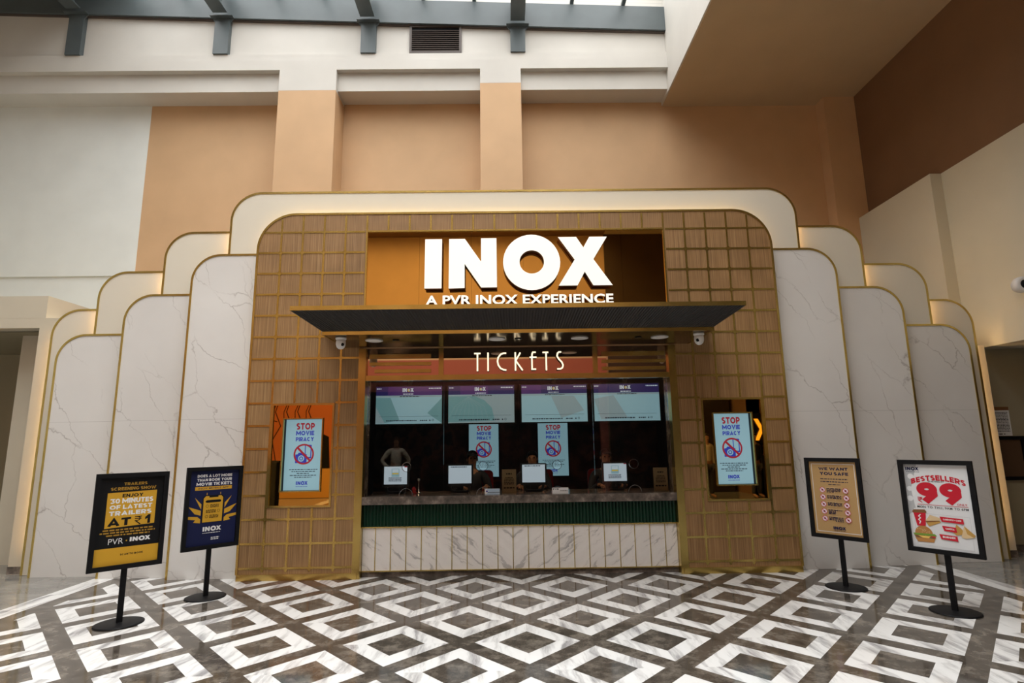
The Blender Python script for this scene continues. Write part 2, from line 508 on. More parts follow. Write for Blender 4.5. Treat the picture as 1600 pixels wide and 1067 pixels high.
def heavy_geo(text, t=.25, gap=.085):
    """heavy geometric capitals drawn as stroked paths, cap height 1"""
    key = ('heavy', text, t)
    if key in TXT: return TXT[key]
    V, F, x = [], [], 0.0
    def ea(cx, cy, rx, ry, a0, a1, n=18):
        return [(cx+rx*math.cos(math.radians(a0+(a1-a0)*i/n)), cy+ry*math.sin(math.radians(a0+(a1-a0)*i/n))) for i in range(n+1)]
    h = t/2
    for ch in text:
        w = {'I': t, 'M': 1.12, 'W': 1.3, ' ': .30, 'J': .55, 'L': .62, 'E': .66, 'F': .64, 'T': .74, 'S': .70, 'O': .98, 'Q': .98, 'G': .92, 'C': .88, 'V': .92, 'A': .94, 'Y': .88, 'X': .9,
             'P': .72, 'R': .76, 'B': .76, 'K': .82, '1': .46, ',': .2}.get(ch, .8)
        a, b, m, T = h, w-h, w/2, 1-h
        P, C = [], []            # open paths, closed paths
        if ch == 'I': P = [[(m, 0), (m, 1)]]
        elif ch == 'L': P = [[(a, 1), (a, h), (w, h)]]
        elif ch == 'T': P = [[(0, T), (w, T)], [(m, T), (m, 0)]]
        elif ch == 'E': P = [[(w, T), (a, T), (a, h), (w, h)], [(a, .5), (w*.93, .5)]]
        elif ch == 'F': P = [[(w, T), (a, T), (a, 0)], [(a, .46), (w*.93, .46)]]
        elif ch == 'H': P = [[(a, 0), (a, 1)], [(b, 0), (b, 1)], [(a, .5), (b, .5)]]
        elif ch == 'N': P = [[(a, 0), (a, 1)], [(b, 0), (b, 1)], [(a*.9, .90), (w-a*.9, .10)]]
        elif ch == 'M': P = [[(a, 0), (a, 1)], [(b, 0), (b, 1)], [(a, .86), (m, .30), (b, .86)]]
        elif ch == 'W': P = [[(a*.9, 1), (w*.29, .10), (m, .82), (w*.71, .10), (w-a*.9, 1)]]
        elif ch == 'V': P = [[(a, 1), (m, .12), (b, 1)]]
        elif ch == 'A': P = [[(a, 0), (m, .88), (b, 0)], [(w*.25, .26), (w*.75, .26)]]
        elif ch == 'Y': P = [[(a, 1), (m, .50), (b, 1)], [(m, .52), (m, 0)]]
        elif ch == 'X': P = [[(a, 1), (b, 0)], [(a, 0), (b, 1)]]
        elif ch == 'K': P = [[(a, 0), (a, 1)], [(b, 1), (a+.06, .46)], [(w*.42, .58), (b, 0)]]
        elif ch == 'U': P = [[(a, 1)]+ea(m, .40, m-h, .40-h, 180, 360)+[(b, 1)]]
        elif ch == 'J': P = [[(b, 1)]+ea(m-.04, .36, b-m+.04, .36-h, 0, -150)]
        elif ch == 'O': C = [ea(m, .5, m-h, .5-h, 0, 345, 23)]
        elif ch == 'C': P = [ea(m, .5, m-h, .5-h, 48, 312, 22)]
        elif ch == 'G': P = [ea(m, .5, m-h, .5-h, 48, 350, 24), [(m, .44), (w, .44)]]
        elif ch == 'D': P = [[(a, 0), (a, 1)], [(a, T)]+ea(w*.42, .5, w*.58-h, .5-h, 90, -90)+[(a, h)]]
        elif ch in 'PR':
            P = [[(a, 0), (a, 1)], [(a, T)]+ea(w*.52, .645, w*.48-h, .355-h, 90, -90)+[(a, .29+h)]]
            if ch == 'R': P.append([(w*.48, .36), (b+.01, 0)])
        elif ch == 'B': P = [[(a, 0), (a, 1)], [(a, T)]+ea(w*.50, .735, w*.42-h, .265-h*.9, 90, -90)+[(a, .5)], [(a, .5)]+ea(w*.52, .28, w*.48-h, .28-h, 90, -90)+[(a, h)]]
        elif ch == 'S': P = [ea(m, .71, m-h, .29-h, 35, 215, 14)+ea(m, .29, m-h, .29-h, 55, -145, 14)[0:]]
        elif ch == '0': C = [ea(m, .5, m-h, .5-h, 0, 345, 23)]
        elif ch == '1': P = [[(w-h, 0), (w-h, 1)], [(w-h, T), (0, .72)]]
        elif ch == '3': P = [[(0, T), (b, T), (w*.5, .58)], ea(w*.45, .33, w*.55-h, .33-h, 95, -140, 16)]
        elif ch == '9':
            C = [ea(m, .64, m-h, .36-h, 0, 345, 23)]
            P = [[(b-.01, .58), (w*.80, .38), (w*.36, 0)]]
        elif ch == ',': P = [[(.12, .2), (.04, -.12)]]
        if ch == '+': P = [[(.1, .5), (.7, .5)], [(.4, .2), (.4, .8)]]
        for pk, (path, closed) in enumerate([(q, False) for q in P]+[(q, True) for q in C]):
            mb = MB(); mb.ribbon(path, t, 0, 0, closed=closed)
            n = len(mb.v)//2
            o = len(V)
            V += [(p[0]+x, p[2], pk) for p in mb.v[:n]]
            F += [tuple(i+o for i in f) for f in mb.f if len(f) == 3 and max(f) < n]
        x += w+(gap if ch != ' ' else 0)
    fixed = []
    for a_, b_, c_ in F:
        k = (V[b_][0]-V[a_][0])*(V[c_][1]-V[a_][1])-(V[b_][1]-V[a_][1])*(V[c_][0]-V[a_][0])
        fixed.append((a_, b_, c_) if k > 0 else (a_, c_, b_))
    TXT[key] = (V, fixed)
    return TXT[key]

def logo_loops():
    """the four wide capitals I N O X on a 1388 x 360 field (z up)"""
    f = lambda pts: [(x-107, 473-y) for x, y in pts]
    ell = lambda cx, cy, rx, ry, n=40: [(cx+rx*math.cos(2*PI*i/n)-107, 473-cy+ry*math.sin(2*PI*i/n)) for i in range(n)]
    return [[f([(107, 473), (233, 473), (235, 113), (109, 113)])],
            [f([(285, 475), (403, 472), (403, 297), (525, 470), (641, 470), (640, 110), (525, 110), (525, 283), (405, 113), (287, 113)])],
            [ell(900, 290, 212, 203), ell(901, 288, 91, 85)],
            [f([(1097, 463), (1235, 463), (1292, 363), (1352, 463), (1495, 463), (1360, 272), (1467, 107), (1335, 107), (1288, 185), (1237, 107), (1100, 107), (1220, 275)])]]
LOGO = logo_loops()

class Print:
    """a printed sheet or a screen image: flat coloured shapes on one sheet, u to the right and v down (0..1)"""
    def __init__(s, w, h, palette, ground, yf=0.0):
        s.w, s.h, s.mb, s.n, s.yf = w, h, MB(), 0, yf
        s.names = list(palette); s.mats = [palette[k] for k in s.names]
        s.poly([(0, 0), (1, 0), (1, 1), (0, 1)], ground)
    def y(s): return s.yf-.00012*s.n
    def P(s, u, v): return ((u-.5)*s.w, (.5-v)*s.h)
    def poly(s, pts, c, holes=(), lift=True):
        loops = [[Vector((*s.P(*p), 0)) for p in lp] for lp in [pts, *holes]]
        allp = [p for lp in loops for p in lp]
        tr = []
        for a, b, d in tessellate_polygon(loops):
            A, B, C = allp[a], allp[b], allp[d]
            tr.append((a, b, d) if (B-A).cross(C-A).z > 0 else (a, d, b))
        y = s.y()
        s.mb.add([(p.x, y, p.y) for p in allp], tr, s.names.index(c))
        if lift: s.n += 1
    def rect(s, u0, u1, v0, v1, c): s.poly([(u0, v0), (u1, v0), (u1, v1), (u0, v1)], c)
    def disc(s, u, v, r, c, r_in=0, n=24, a0=0, a1=360):
        """r in widths"""
        k = s.w/s.h
        full = abs(a1-a0) >= 360
        cir = lambda q: [(u+q*math.cos(math.radians(a0+(a1-a0)*i/n)), v-q*k*math.sin(math.radians(a0+(a1-a0)*i/n))) for i in range(n if full else n+1)]
        if r_in and full: s.poly(cir(r), c, [cir(r_in)])
        elif r_in: s.poly(cir(r)+cir(r_in)[::-1], c)
        else: s.poly(cir(r), c)
    def line(s, pts, t, c, closed=False):
        """t in widths"""
        k = s.w/s.h
        P = [(u, v/k) for u, v in pts]
        mb = MB(); mb.ribbon(P, t, 0, 0, closed=closed)
        # front triangles only
        n = len(mb.v)//2
        tr = [f for f in mb.f if len(f) == 3 and max(f) < n]
        V = [s.P(p[0], p[2]*k) for p in mb.v[:n]]
        y = s.y()
        fix = []
        for a, b, d in tr:
            cr_ = (V[b][0]-V[a][0])*(V[d][1]-V[a][1])-(V[b][1]-V[a][1])*(V[d][0]-V[a][0])
            fix.append((a, b, d) if cr_ > 0 else (a, d, b))
        s.mb.add([(p[0], y, p[1]) for p in V], fix, s.names.index(c))
        s.n += 1
    def text(s, t, u0, u1, v0, v1, c, bold=.02, space=1.0, bend=0.0, slant=0.0):
        heavy = bold >= .016
        vs_, fs = heavy_geo(t, .31 if bold >= .03 else .25) if heavy else text_geo(t, bold, space)
        if not vs_: return
        x0, x1 = min(p[0] for p in vs_), max(p[0] for p in vs_)
        y0, y1 = min(p[1] for p in vs_), max(p[1] for p in vs_)
        yy = s.y()
        V = []
        for q in vs_:
            a, b = (q[0]-x0)/(x1-x0), (q[1]-y0)/(y1-y0)
            u, v = u0+(u1-u0)*a+slant*(b-.5), v1+(v0-v1)*b
            v += bend*(2*a-1)**2
            V.append((*s.P(u, v), yy-.00003*(q[2] if heavy else 0)))
        s.mb.add([(p[0], p[2], p[1]) for p in V], fs, s.names.index(c))
        s.n += 1
    def logo(s, u0, u1, v0, v1, c):
        for loops in LOGO:
            L = [[(u0+(u1-u0)*x/1388, v1+(v0-v1)*z/366) for x, z in lp] for lp in loops]
            s.poly(L[0], c, L[1:], lift=False)
        s.n += 1
    def dashes(s, u0, u1, v0, v1, c, seed=1, step=.035):
        """a line of print too small to read"""
        rnd = random.Random(seed)
        u = u0
        while u < u1:
            w = step*(.5+rnd.random()*1.4)
            s.poly([(u, v0), (min(u+w, u1), v0), (min(u+w, u1), v1), (u, v1)], c, lift=False)
            u += w+step*.35
        s.n += 1
    def build(s, name, parent, loc=(0, 0, 0), world=False):
        mb = s.mb
        if loc != (0, 0, 0): mb.v = [(p[0]+loc[0], p[1]+loc[1], p[2]+loc[2]) for p in mb.v]
        return mb.build(name, s.mats, parent, world=world)

# ------------------------------------------------------------------ the hall
HX0, HX1, HY0, HY1 = -12.0, 6.85, -10.4, 3.19
ZS = 8.29                       # underside of the right-hand soffit
SX = 3.10                       # its left face
def zr(x): return 10.18-.038*x  # top of the steel edge beam, sloping down to the right

structure('floor', MB().box(-12.4, 10.5, -10.8, 3.6, -.2, 0), M['floor'])
# tan back wall above and behind the booth; left stretch still in white undercoat
structure('wall_back', MB().box(-7.24, 7.2, HY1, HY1+.3, 0, 9.0), M['tan'])
structure('wall_back_unpainted', MB().box(HX0-.3, -7.24, HY1-.004, HY1+.3, 4.84, 9.0).box(HX0-.3, -7.24, HY1+.03, HY1+.3, 0, 4.84), M['cool'])
# beams along the top of the back wall
structure('beam_upper', MB().box(HX0, SX, 2.62, HY1+.3, 8.77, 8.98), M['white'])
structure('trim_ledge', MB().box(HX0, SX, 2.635, HY1+.3, 8.98, 9.12), M['white'])
structure('beam_lower', MB().box(HX0, SX, 2.74, HY1, 8.385, 8.77), M['white'])
structure('wall_back_top', MB().box(HX0, SX, 2.70, HY1+.3, 9.12, 10.7), M['white'])
structure('pillar_left', MB().box(-4.47, -3.37, 2.62, HY1, 0, 8.33, 0).box(-4.47, -3.37, 2.619, HY1, 8.33, 8.77, 1), [M['tan'], M['white']])
structure('pillar_middle', MB().box(-.588, .202, 2.62, HY1, 0, 8.46, 0).box(-.588, .202, 2.619, HY1, 8.46, 8.77, 1), [M['tan'], M['white']])
structure('pillar_corner', MB().box(6.24, HX1+.3, 2.905, HY1, 0, ZS), M['tan'])
# soffit over the right side: white side face, brownish underside
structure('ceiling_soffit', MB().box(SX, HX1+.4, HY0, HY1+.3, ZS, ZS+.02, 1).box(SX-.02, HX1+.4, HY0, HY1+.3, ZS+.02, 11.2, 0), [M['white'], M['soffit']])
# right wall: brown upper part, white lower lining with a step, open below
structure('wall_right', MB().box(HX1, HX1+.3, HY0, HY1, 5.735, ZS), M['brown'])
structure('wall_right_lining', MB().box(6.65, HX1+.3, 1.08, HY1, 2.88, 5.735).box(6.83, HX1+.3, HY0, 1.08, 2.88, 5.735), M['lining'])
# corridor behind the right wall
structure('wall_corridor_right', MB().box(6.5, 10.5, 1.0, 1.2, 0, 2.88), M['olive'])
structure('ceiling_corridor_right', MB().box(7.15, 10.5, -9, 1.2, 2.885, 3.0).box(6.83, 7.15, -9, 1.0, 2.876, 2.8799), M['beige'])
structure('wall_corridor_end', MB().box(10.3, 10.5, -9, 1.0, 0, 2.88).box(HX1, 10.5, -9.2, -9, 0, 3.0), M['brown'])
structure('baseboard_corridor_right', MB().box(6.71, 10.3, .975, 1.0, 0, .09), M['stone'])
structure('pillar_right', MB().box(6.40, 6.68, .62, 1.0, .09, 2.88, 0).box(6.40, 6.685, .613, 1.0, 0, .09, 1), [M['beige'], M['stone']])
structure('wall_right_rear', MB().box(HX1, HX1+.3, HY0, -9, 0, 2.88), M['brown'])
# left side
structure('wall_left', MB().box(HX0-.3, HX0, HY0, HY1, 0, 11), M['cool'])
structure('pillar_left_portal', MB().box(-6.75, -6.45, .62, .9, .09, 3.30, 0).box(-6.755, -6.45, .613, .9, 0, .09, 1), [M['beige'], M['stone']])
structure('beam_left_portal', MB().box(HX0, -6.68, .619, 3.1, 3.44, 3.765).box(HX0, -6.45, .62, .9, 3.30, 3.44), M['beige'])
structure('wall_corridor_left', MB().box(-7.47, -6.6, 1.2, 1.35, 0, 3.3).box(-7.47, -7.32, 1.35, 3.15, 0, 3.3), M['beige'])
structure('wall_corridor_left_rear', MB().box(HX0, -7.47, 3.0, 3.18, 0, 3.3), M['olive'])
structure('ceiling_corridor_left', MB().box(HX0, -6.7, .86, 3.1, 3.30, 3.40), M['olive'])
# rear wall behind the camera (seen in the mirrors)
structure('wall_front', MB().box(HX0-.3, SX, HY0-.3, HY0, 0, 8.25, 0).box(HX0-.3, SX, HY0-.3, HY0+.45, 8.25, 11, 1).box(SX, HX1+.4, HY0-.3, HY0, 0, 8.4, 2), [M['tan'], M['brown'], painted_wall('shade_darkened_paint', (.06, .032, .016))])  # right stretch painted darker to stand for shade under the soffit

# skylight: glazing, purlins, rafters, edge beam
def sheet(x0, x1): return [(x0, HY0-.3, zr(x0)+.16), (x1, HY0-.3, zr(x1)+.16), (x1, HY1+.4, zr(x1)+.16), (x0, HY1+.4, zr(x0)+.16)]
structure('ceiling_blocker_left', MB().box(HX0-.3, -7.6, HY0-.3, HY1+.4, zr(HX0)+.20, zr(HX0)+.35), M['white'])  # unseen solid roof added to block sky light on the left
structure('window_skylight', MB().add(sheet(HX0-.3, SX), [(0, 3, 2, 1)]), M['roof'])
def slope_bar(mb, x0, x1, y0, y1, dz0, dz1):
    v = []
    for dz in (dz0, dz1):
        for y in (y0, y1):
            for x in (x0, x1): v.append((x, y, zr(x)+dz))
    return mb.add(v, [(0, 2, 3, 1), (4, 5, 7, 6), (0, 1, 5, 4), (2, 6, 7, 3), (0, 4, 6, 2), (1, 3, 7, 5)])
edge = thing('steel_edge_beam', 'blue grey steel edge beam under the skylight along the back wall', 'beam', (0, 2.5, 9.7))
b = MB(); slope_bar(b, HX0, SX, 2.60, 2.66, -.49, 0); b.build('web', M['steel'], edge)
b = MB(); slope_bar(b, HX0, SX, 2.645, 2.70, -.505, -.488); b.build('dirt_line', M['louvre'], edge)  # dark strip standing for the dirt line under the beam
b = MB(); slope_bar(b, HX0, SX, 2.605, 2.76, .001, .03); b.build('flange', M['steel'], edge)
side_word = {0: 'leftmost', 1: 'left of the brown louvre', 2: 'second', 3: 'rightmost'}
POSTX = [-8.50, -5.645, -2.775, .157]
post_lab = ['grey steel post under the skylight at the far left of the back wall', 'grey steel post under the skylight, second from the left',
            'grey steel post just left of the brown louvre', 'grey steel post right of the brown louvre, above the middle pilaster']
raft_lab = ['grey steel rafter running out from the leftmost post', 'grey steel rafter running out from the second post',
            'grey steel rafter running out from the post left of the louvre', 'grey steel rafter running out above the middle pilaster']
for i, x in enumerate(POSTX):
    zt = zr(x)-.50
    t = thing('steel_post', post_lab[i], 'post', (x, 2.6, 9.12), group='steel posts under the skylight')
    MB().box(x-.145, x+.145, 2.60, 2.66, 9.122, zt).box(x-.145, x-.125, 2.66, 2.699, 9.122, zt).box(x+.125, x+.145, 2.66, 2.699, 9.122, zt).build('shaft', M['steel'], t)
    b = MB().box(x-.22, x+.22, 2.52, 2.60, zt, zt+.014)
    for s in (-1, 1):
        b.slab([[(x+s*.145, zt), (x+s*.21, zt), (x+s*.145, zt-.09)]], 2.61, 2.63)
    b.build('cap_plate', M['steel'], t)
    t = thing('steel_rafter', raft_lab[i], 'rafter', (x, 2.4, zt), group='steel rafters under the skylight')
    MB().box(x-.14, x+.14, HY0+.5, 2.49, zt+.03, zt+.055).build('bottom_flange', M['steel'], t)
    MB().box(x-.012, x+.012, HY0+.5, 2.49, zt+.055, zr(x)+.05).build('web', M['steel'], t)
    MB().box(x-.14, x+.14, HY0+.5, 2.49, zr(x)+.05, zr(x)+.075).build('top_flange', M['steel'], t)
pur = [-11.4, -10.4, -9.45, -7.5, -6.55, -4.65, -3.7, -1.72, -.70, 1.25, 2.28]
pur_lab = {-1.72: 'left of the two thin bars between the last two rafters', -.70: 'right of the two thin bars between the last two rafters',
           1.25: 'first thin bar right of the last rafter', 2.28: 'second thin bar right of the last rafter'}
for k, x in enumerate(pur):
    b = MB(); slope_bar(b, x-.035, x+.035, HY0, HY1, .08, .155)
    o = b.build('skylight_bar', M['steel'])
    set_props(o, 'slim grey glazing bar, '+pur_lab[x] if x in pur_lab else 'slim grey glazing bar hidden above the edge beam on the left', 'glazing bar', 'skylight glazing bars')

# louvre vent in the top wall
t = thing('louvre_vent', 'brown louvred vent under the skylight beam', 'vent', (-1.48, 2.69, 9.15))
MB().ribbon(rect(-1.955, -.975, 9.16, 9.74), .045, 2.655, 2.70, closed=True).build('frame', M['louvre'], t)
MB().box(-1.94, -.99, 2.685, 2.699, 9.17, 9.73).build('backing', M['black'], t)
for i in range(11):
    z = 9.20+i*.043
    MB().add([(-1.935, 2.66, z), (-.995, 2.66, z), (-.995, 2.684, z+.032), (-1.935, 2.684, z+.032), (-1.935, 2.662, z-.006), (-.995, 2.662, z-.006), (-.995, 2.686, z+.026), (-1.935, 2.686, z+.026)],
             [(0, 1, 2, 3), (7, 6, 5, 4), (0, 4, 5, 1)]).build('slat', M['louvre'], t)

# ------------------------------------------------------------------ booth body behind the facade
structure('wall_booth_ceiling', MB().box(-6.4, 6.4, .62, 3.18, 3.30, 3.42).box(-2.7, 2.7, .16, 2.4, 2.56, 2.62), M['boothceil'])
structure('wall_booth_sides', MB().box(-2.45, -2.33, .2, 2.3, 0, 2.56).box(2.33, 2.45, .2, 2.3, 0, 2.56), M['dark'])
structure('wall_booth_outer', MB().box(-6.42, -6.36, .62, 3.18, 0, 3.3).box(6.36, 6.42, .62, 3.18, 0, 3.3), M['dark'])

def mural():
    m, N, L, b_ = new_mat('dark_mural_print')
    g = N.new('ShaderNodeNewGeometry')
    t = noise(N, L, g.outputs['Position'], 1.7, 5, .55)
    c = ramp(N, L, t.outputs['Fac'], [(.36, (.006, .003, .003)), (.46, (.06, .018, .014)), (.54, (.13, .045, .03)), (.60, (.03, .014, .012)), (.68, (.09, .05, .04))])
    L.new(c, b_.inputs['Base Color'])
    b_.inputs['Roughness'].default_value = .5
    return m
M['mural'] = mural()
structure('wall_booth_rear', MB().box(-2.45, 2.45, 2.16, 2.3, 0, 2.56), M['mural'])
# stone jambs and oak lining at each end of the counter window
structure('trim_jamb_left', MB().box(-2.08, -1.968, .10, .30, 0, 2.56, 0).box(-2.33, -2.10, .30, .62, 0, 2.56, 1), [M['stone'], M['woodcol']])
structure('trim_jamb_right', MB().box(1.968, 2.08, .10, .30, 0, 2.56, 0).box(2.10, 2.33, .30, .62, 0, 2.56, 1), [M['stone'], M['woodcol']])

# ------------------------------------------------------------------ facade: walnut arch front with brass lattice
W, WT, WR = 3.46, 4.70, .50
OX, OZ = 2.0, 2.85
facade = thing('portal_cladding', 'walnut booth front with brass lattice and rounded shoulders', 'cladding', (0, 0, 0))
outline = [(-W, .072), (-OX, .072), (-OX, OZ), (OX, OZ), (OX, .072), (W, .072)]+arc(W-WR, WT-WR, WR, 0, 90)+arc(-W+WR, WT-WR, WR, 90, 180)
AL = (2.36, 3.13, .867, 2.13)   # display alcoves
holes = [rect(-AL[1], -AL[0], AL[2], AL[3]), rect(AL[0], AL[1], AL[2], AL[3]), rect(-2.0, 2.0, 3.30, 4.44)]
MB().slab([outline]+holes, 0, .10).build('walnut_panel', M['wood'], facade)
lat = MB()
G, H0 = .2865, .143
def inside_x(z):
    if z > WT-WR:
        d = z-(WT-WR)
        return W-WR+math.sqrt(max(0, WR*WR-d*d))
    return W
def spans(c, lo, hi, gaps):
    out, cur = [], lo
    for a, b_ in sorted(gaps):
        if a > cur: out.append((cur, min(a, hi)))
        cur = max(cur, b_)
    if cur < hi: out.append((cur, hi))
    return [s for s in out if s[1]-s[0] > .01]
for k in range(-11, 12):
    x = k*G
    hi = WT
    if abs(x) > W-WR: hi = WT-WR+math.sqrt(max(0, WR**2-(abs(x)-(W-WR))**2))
    gaps = []
    if abs(x) < OX+.03: gaps.append((0, 4.44))
    if AL[0]-.02 < abs(x) < AL[1]+.02: gaps.append((AL[2]-.02, AL[3]+.02))
    for a, b_ in spans(x, .10, hi-.03, gaps): lat.box(x-.013, x+.013, -.004, 0, a, b_)
for n in range(16):
    z = H0+n*G
    xm = inside_x(z)-.02
    gaps = []
    if z < 4.45: gaps.append((-OX-.03, OX+.03))
    if AL[2]-.02 < z < AL[3]+.02: gaps += [(-AL[1]-.02, -AL[0]+.02), (AL[0]-.02, AL[1]+.02)]
    for a, b_ in spans(z, -xm, xm, gaps): lat.box(a, b_, -.0042, 0, z-.013, z+.013)
for k in range(-11, 12):
    for n in range(15):
        x, z = k*G, H0+n*G
        if abs(x) > 2.02 and not (AL[0]-.05 < abs(x) < AL[1]+.05 and AL[2]-.05 < z < AL[3]+.05):
            for dx, dz in ((-1, -1), (1, -1), (-1, 1), (1, 1)):
                lat.ribbon([(x+dx*.030, z+dz*.004), (x+dx*.004, z+dz*.030)], .007, -.0065, -.002)
lat.build('brass_lattice', M['brass'], facade)
edge_path = [(-W, .072)]+[(-W, z) for z in (1.5, 3.0)]+arc(-W+WR, WT-WR, WR, 180, 90)+arc(W-WR, WT-WR, WR, 90, 0)+[(W, 3.0), (W, 1.5), (W, .072)]
MB().ribbon(edge_path, .028, -.008, .11).build('brass_edge', M['brass'], facade)
for s in (-1, 1):
    MB().box(min(s*W, s*OX), max(s*W, s*OX), -.012, .10, .001, .074).build('brass_plinth', M['brass'], facade)
    lo_, hi_ = sorted((s*2.06, s*1.966))
    MB().slab([[(lo_, .074), (hi_, .074), (hi_, 2.84), (lo_, 2.84)]], -.010, 0).box(min(s*OX, s*1.966), max(s*OX, s*1.966), 0, .12, 0, 2.84).build('brass_jamb', M['brass'], facade)
MB().box(-2.06, 2.06, .11, .12, 3.28, 4.46).build('sign_backing', M['dark'], facade)
for s in (-1, 1):
    MB().ribbon([(s*x, z) for x, z in rect(AL[0], AL[1], AL[2], AL[3])], .024, -.012, .02, closed=True).build('brass_alcove_frame', M['brass'], facade)
MB().ribbon([(-W+.05, 4.22)]+arc(-W+WR, WT-WR, WR-.05, 180, 90)+arc(W-WR, WT-WR, WR-.05, 90, 0)+[(W-.05, 4.22)], .012, .104, .122).build('led_strip', M['led'], facade)

# ------------------------------------------------------------------ stepped fan panels each side
FAN_M = [(4.39, 4.19, .37, .13), (5.325, 3.67, .37, .25), (6.27, 3.15, .37, .37)]      # outer x, top z, corner radius, front y
FAN_IN = [3.30, 4.25, 5.18]
FAN_C = [None, (4.85, 4.56, .37, .25), (5.79, 4.035, .37, .37), (6.475, 3.535, .37, .50)]
TH = .06
def half_outline(s, xi, xo, z0, z1, r):
    pts = [(xi, z0), (xo, z0)]+arc(xo-r, z1-r, r, 0, 90)+[(xi, z1)]
    pts = [(s*x, z) for x, z in pts]
    return pts if s > 0 else pts[::-1]
def half_edge(s, xi, xo, z0, z1, r):
    n = max(1, int((z1-r-z0)/1.2))
    pts = [(xo, z0+(z1-r-z0)*i/n) for i in range(n)]+arc(xo-r, z1-r, r, 0, 90)+[(xi, z1)]
    return [(s*x, z) for x, z in pts]
order = ['nearest the walnut front', 'second from the walnut front', 'third and lowest, farthest from the walnut front']
for s in (-1, 1):
    sd = 'left' if s < 0 else 'right'
    for k, (xo, z1, r, y) in enumerate(FAN_M):
        t = thing('marble_fan_panel', 'white veined marble fan panel on the %s, %s' % (sd, order[k]), 'wall panel', (s*(xo-.4), y, 0), group='stepped marble fan panels')
        MB().slab([half_outline(s, FAN_IN[k], xo-.008, 0.001, z1-.008, r)], y, y+TH).build('marble_slab', M['marble'], t)
        MB().ribbon(half_edge(s, FAN_IN[k]+.05, xo-.012, 0.001, z1-.012, r), .026, y-.008, y+TH+.01).build('brass_trim', M['brass'], t)
    corder = ['', 'highest side tier beside the top arch', 'middle one of the side tiers', 'lowest and outermost side tier']
    for k in (1, 2, 3):
        xo, z1, r, y = FAN_C[k]
        z0 = FAN_M[k][1] if k < 3 else .001
        xi = (3.6, 4.6, 5.5)[k-1]
        t = thing('cream_tier_panel', 'plain cream tier panel on the %s, %s' % (sd, corder[k]), 'wall panel', (s*(xo-.4), y, z0), group='cream tier panels')
        MB().slab([half_outline(s, xi, xo-.008, z0+.002, z1-.008, r)], y, y+TH).build('cream_slab', M['cream'], t)
        MB().ribbon(half_edge(s, xi+.05, xo-.012, z0+.002, z1-.012, r), .026, y-.008, y+TH+.01).build('brass_trim', M['brass'], t)
        if k < 3:
            MB().ribbon([(s*(xo-.045), z0+.02), (s*(xo-.045), z1-r)]+[(s*x, z) for x, z in arc(xo-r, z1-r, r-.045, 0, 80, 6)], .012, y+TH+.012, y+TH+.03).build('led_strip', M['led'], t)
        else:
            MB().ribbon([(s*(xo-.035), .3), (s*(xo-.035), 1.8), (s*(xo-.035), z1-r)], .012, y+TH+.012, y+TH+.026).build('led_strip', M['led'], t)
arch = thing('cream_arch_panel', 'wide cream arch panel with brass edge crowning the booth front', 'wall panel', (0, .13, 4.19))
xo, z1, r, y = 3.905, 5.07, .40, .13
ao = [(-xo, 4.192), (xo, 4.192)]+arc(xo-r, z1-r, r, 0, 90)+arc(-xo+r, z1-r, r, 90, 180)
MB().slab([ao], y, y+TH).build('cream_slab', M['cream'], arch)
ap = [(-xo, 4.192)]+arc(-xo+r, z1-r, r, 180, 90)+[(-2, z1), (0, z1), (2, z1)]+arc(xo-r, z1-r, r, 90, 0)+[(xo, 4.192)]
MB().ribbon(ap, .026, y-.008, y+TH+.01).build('brass_trim', M['brass'], arch)
for s in (-1, 1): MB().ribbon([(s*(xo-.06), 4.21), (s*(xo-.06), z1-r)]+[(s*x, z) for x, z in arc(xo-r, z1-r, r-.05, 0, 85, 6)], .012, y+TH+.012, y+TH+.03).build('led_strip', M['led'], arch)

# ------------------------------------------------------------------ big sign on bronze mirror
sign = thing('cinema_sign', 'large glowing INOX sign on a bronze mirror above the canopy', 'sign', (0, .01, 3.30))
b = MB()
xs = [-1.995, -1.295, -.60, .10, .80, 1.42, 1.995]
for a, c in zip(xs, xs[1:]): b.box(a+.001, c-.001, .008, .03, 3.30, 4.435)
b.build('mirror_panel', M['mirror'], sign)
MB().ribbon(rect(-2.005, 2.005, 3.29, 4.445), .022, -.010, .03, closed=True).build('brass_frame', M['brass'], sign)
S = 2.474/1388
for loops in LOGO:
    L_ = [[(-1.209+x*S, 3.612+z*S*1.055) for x, z in lp] for lp in loops]
    bb = MB().slab(L_, -.10, -.02, 0, 1, 1)
    bb.build('letter', [M['letter'], M['redside']], sign)
vs_, fs_ = text_geo('A PVR INOX EXPERIENCE', .028, 1.02)
x0, x1 = min(p[0] for p in vs_), max(p[0] for p in vs_); y0, y1 = min(p[1] for p in vs_), max(p[1] for p in vs_)
TV = [(-1.195+(p[0]-x0)/(x1-x0)*2.467, 3.392+(p[1]-y0)/(y1-y0)*.132) for p in vs_]
def extrude_flat(V, F, ya, yb, mb, m=0, side=1):
    n = len(V)
    mb.add([(p[0], ya, p[1]) for p in V]+[(p[0], yb, p[1]) for p in V], [tuple(f) for f in F]+[tuple(i+n for i in f[::-1]) for f in F], m)
    mb.m[-len(F):] = [side]*len(F)
    base_ = len(mb.v)-2*n
    cnt = {}
    for f in F:
        for i in range(len(f)):
            e = (f[i], f[(i+1) % len(f)])
            cnt[e] = 1
    for (a, c) in list(cnt):
        if (c, a) not in cnt:
            mb.f.append((base_+a, base_+a+n, base_+c+n, base_+c)); mb.m.append(side)
b = MB(); extrude_flat(TV, fs_, -.075, -.045, b)
b.build('tagline', [M['letter'], M['redside']], sign)

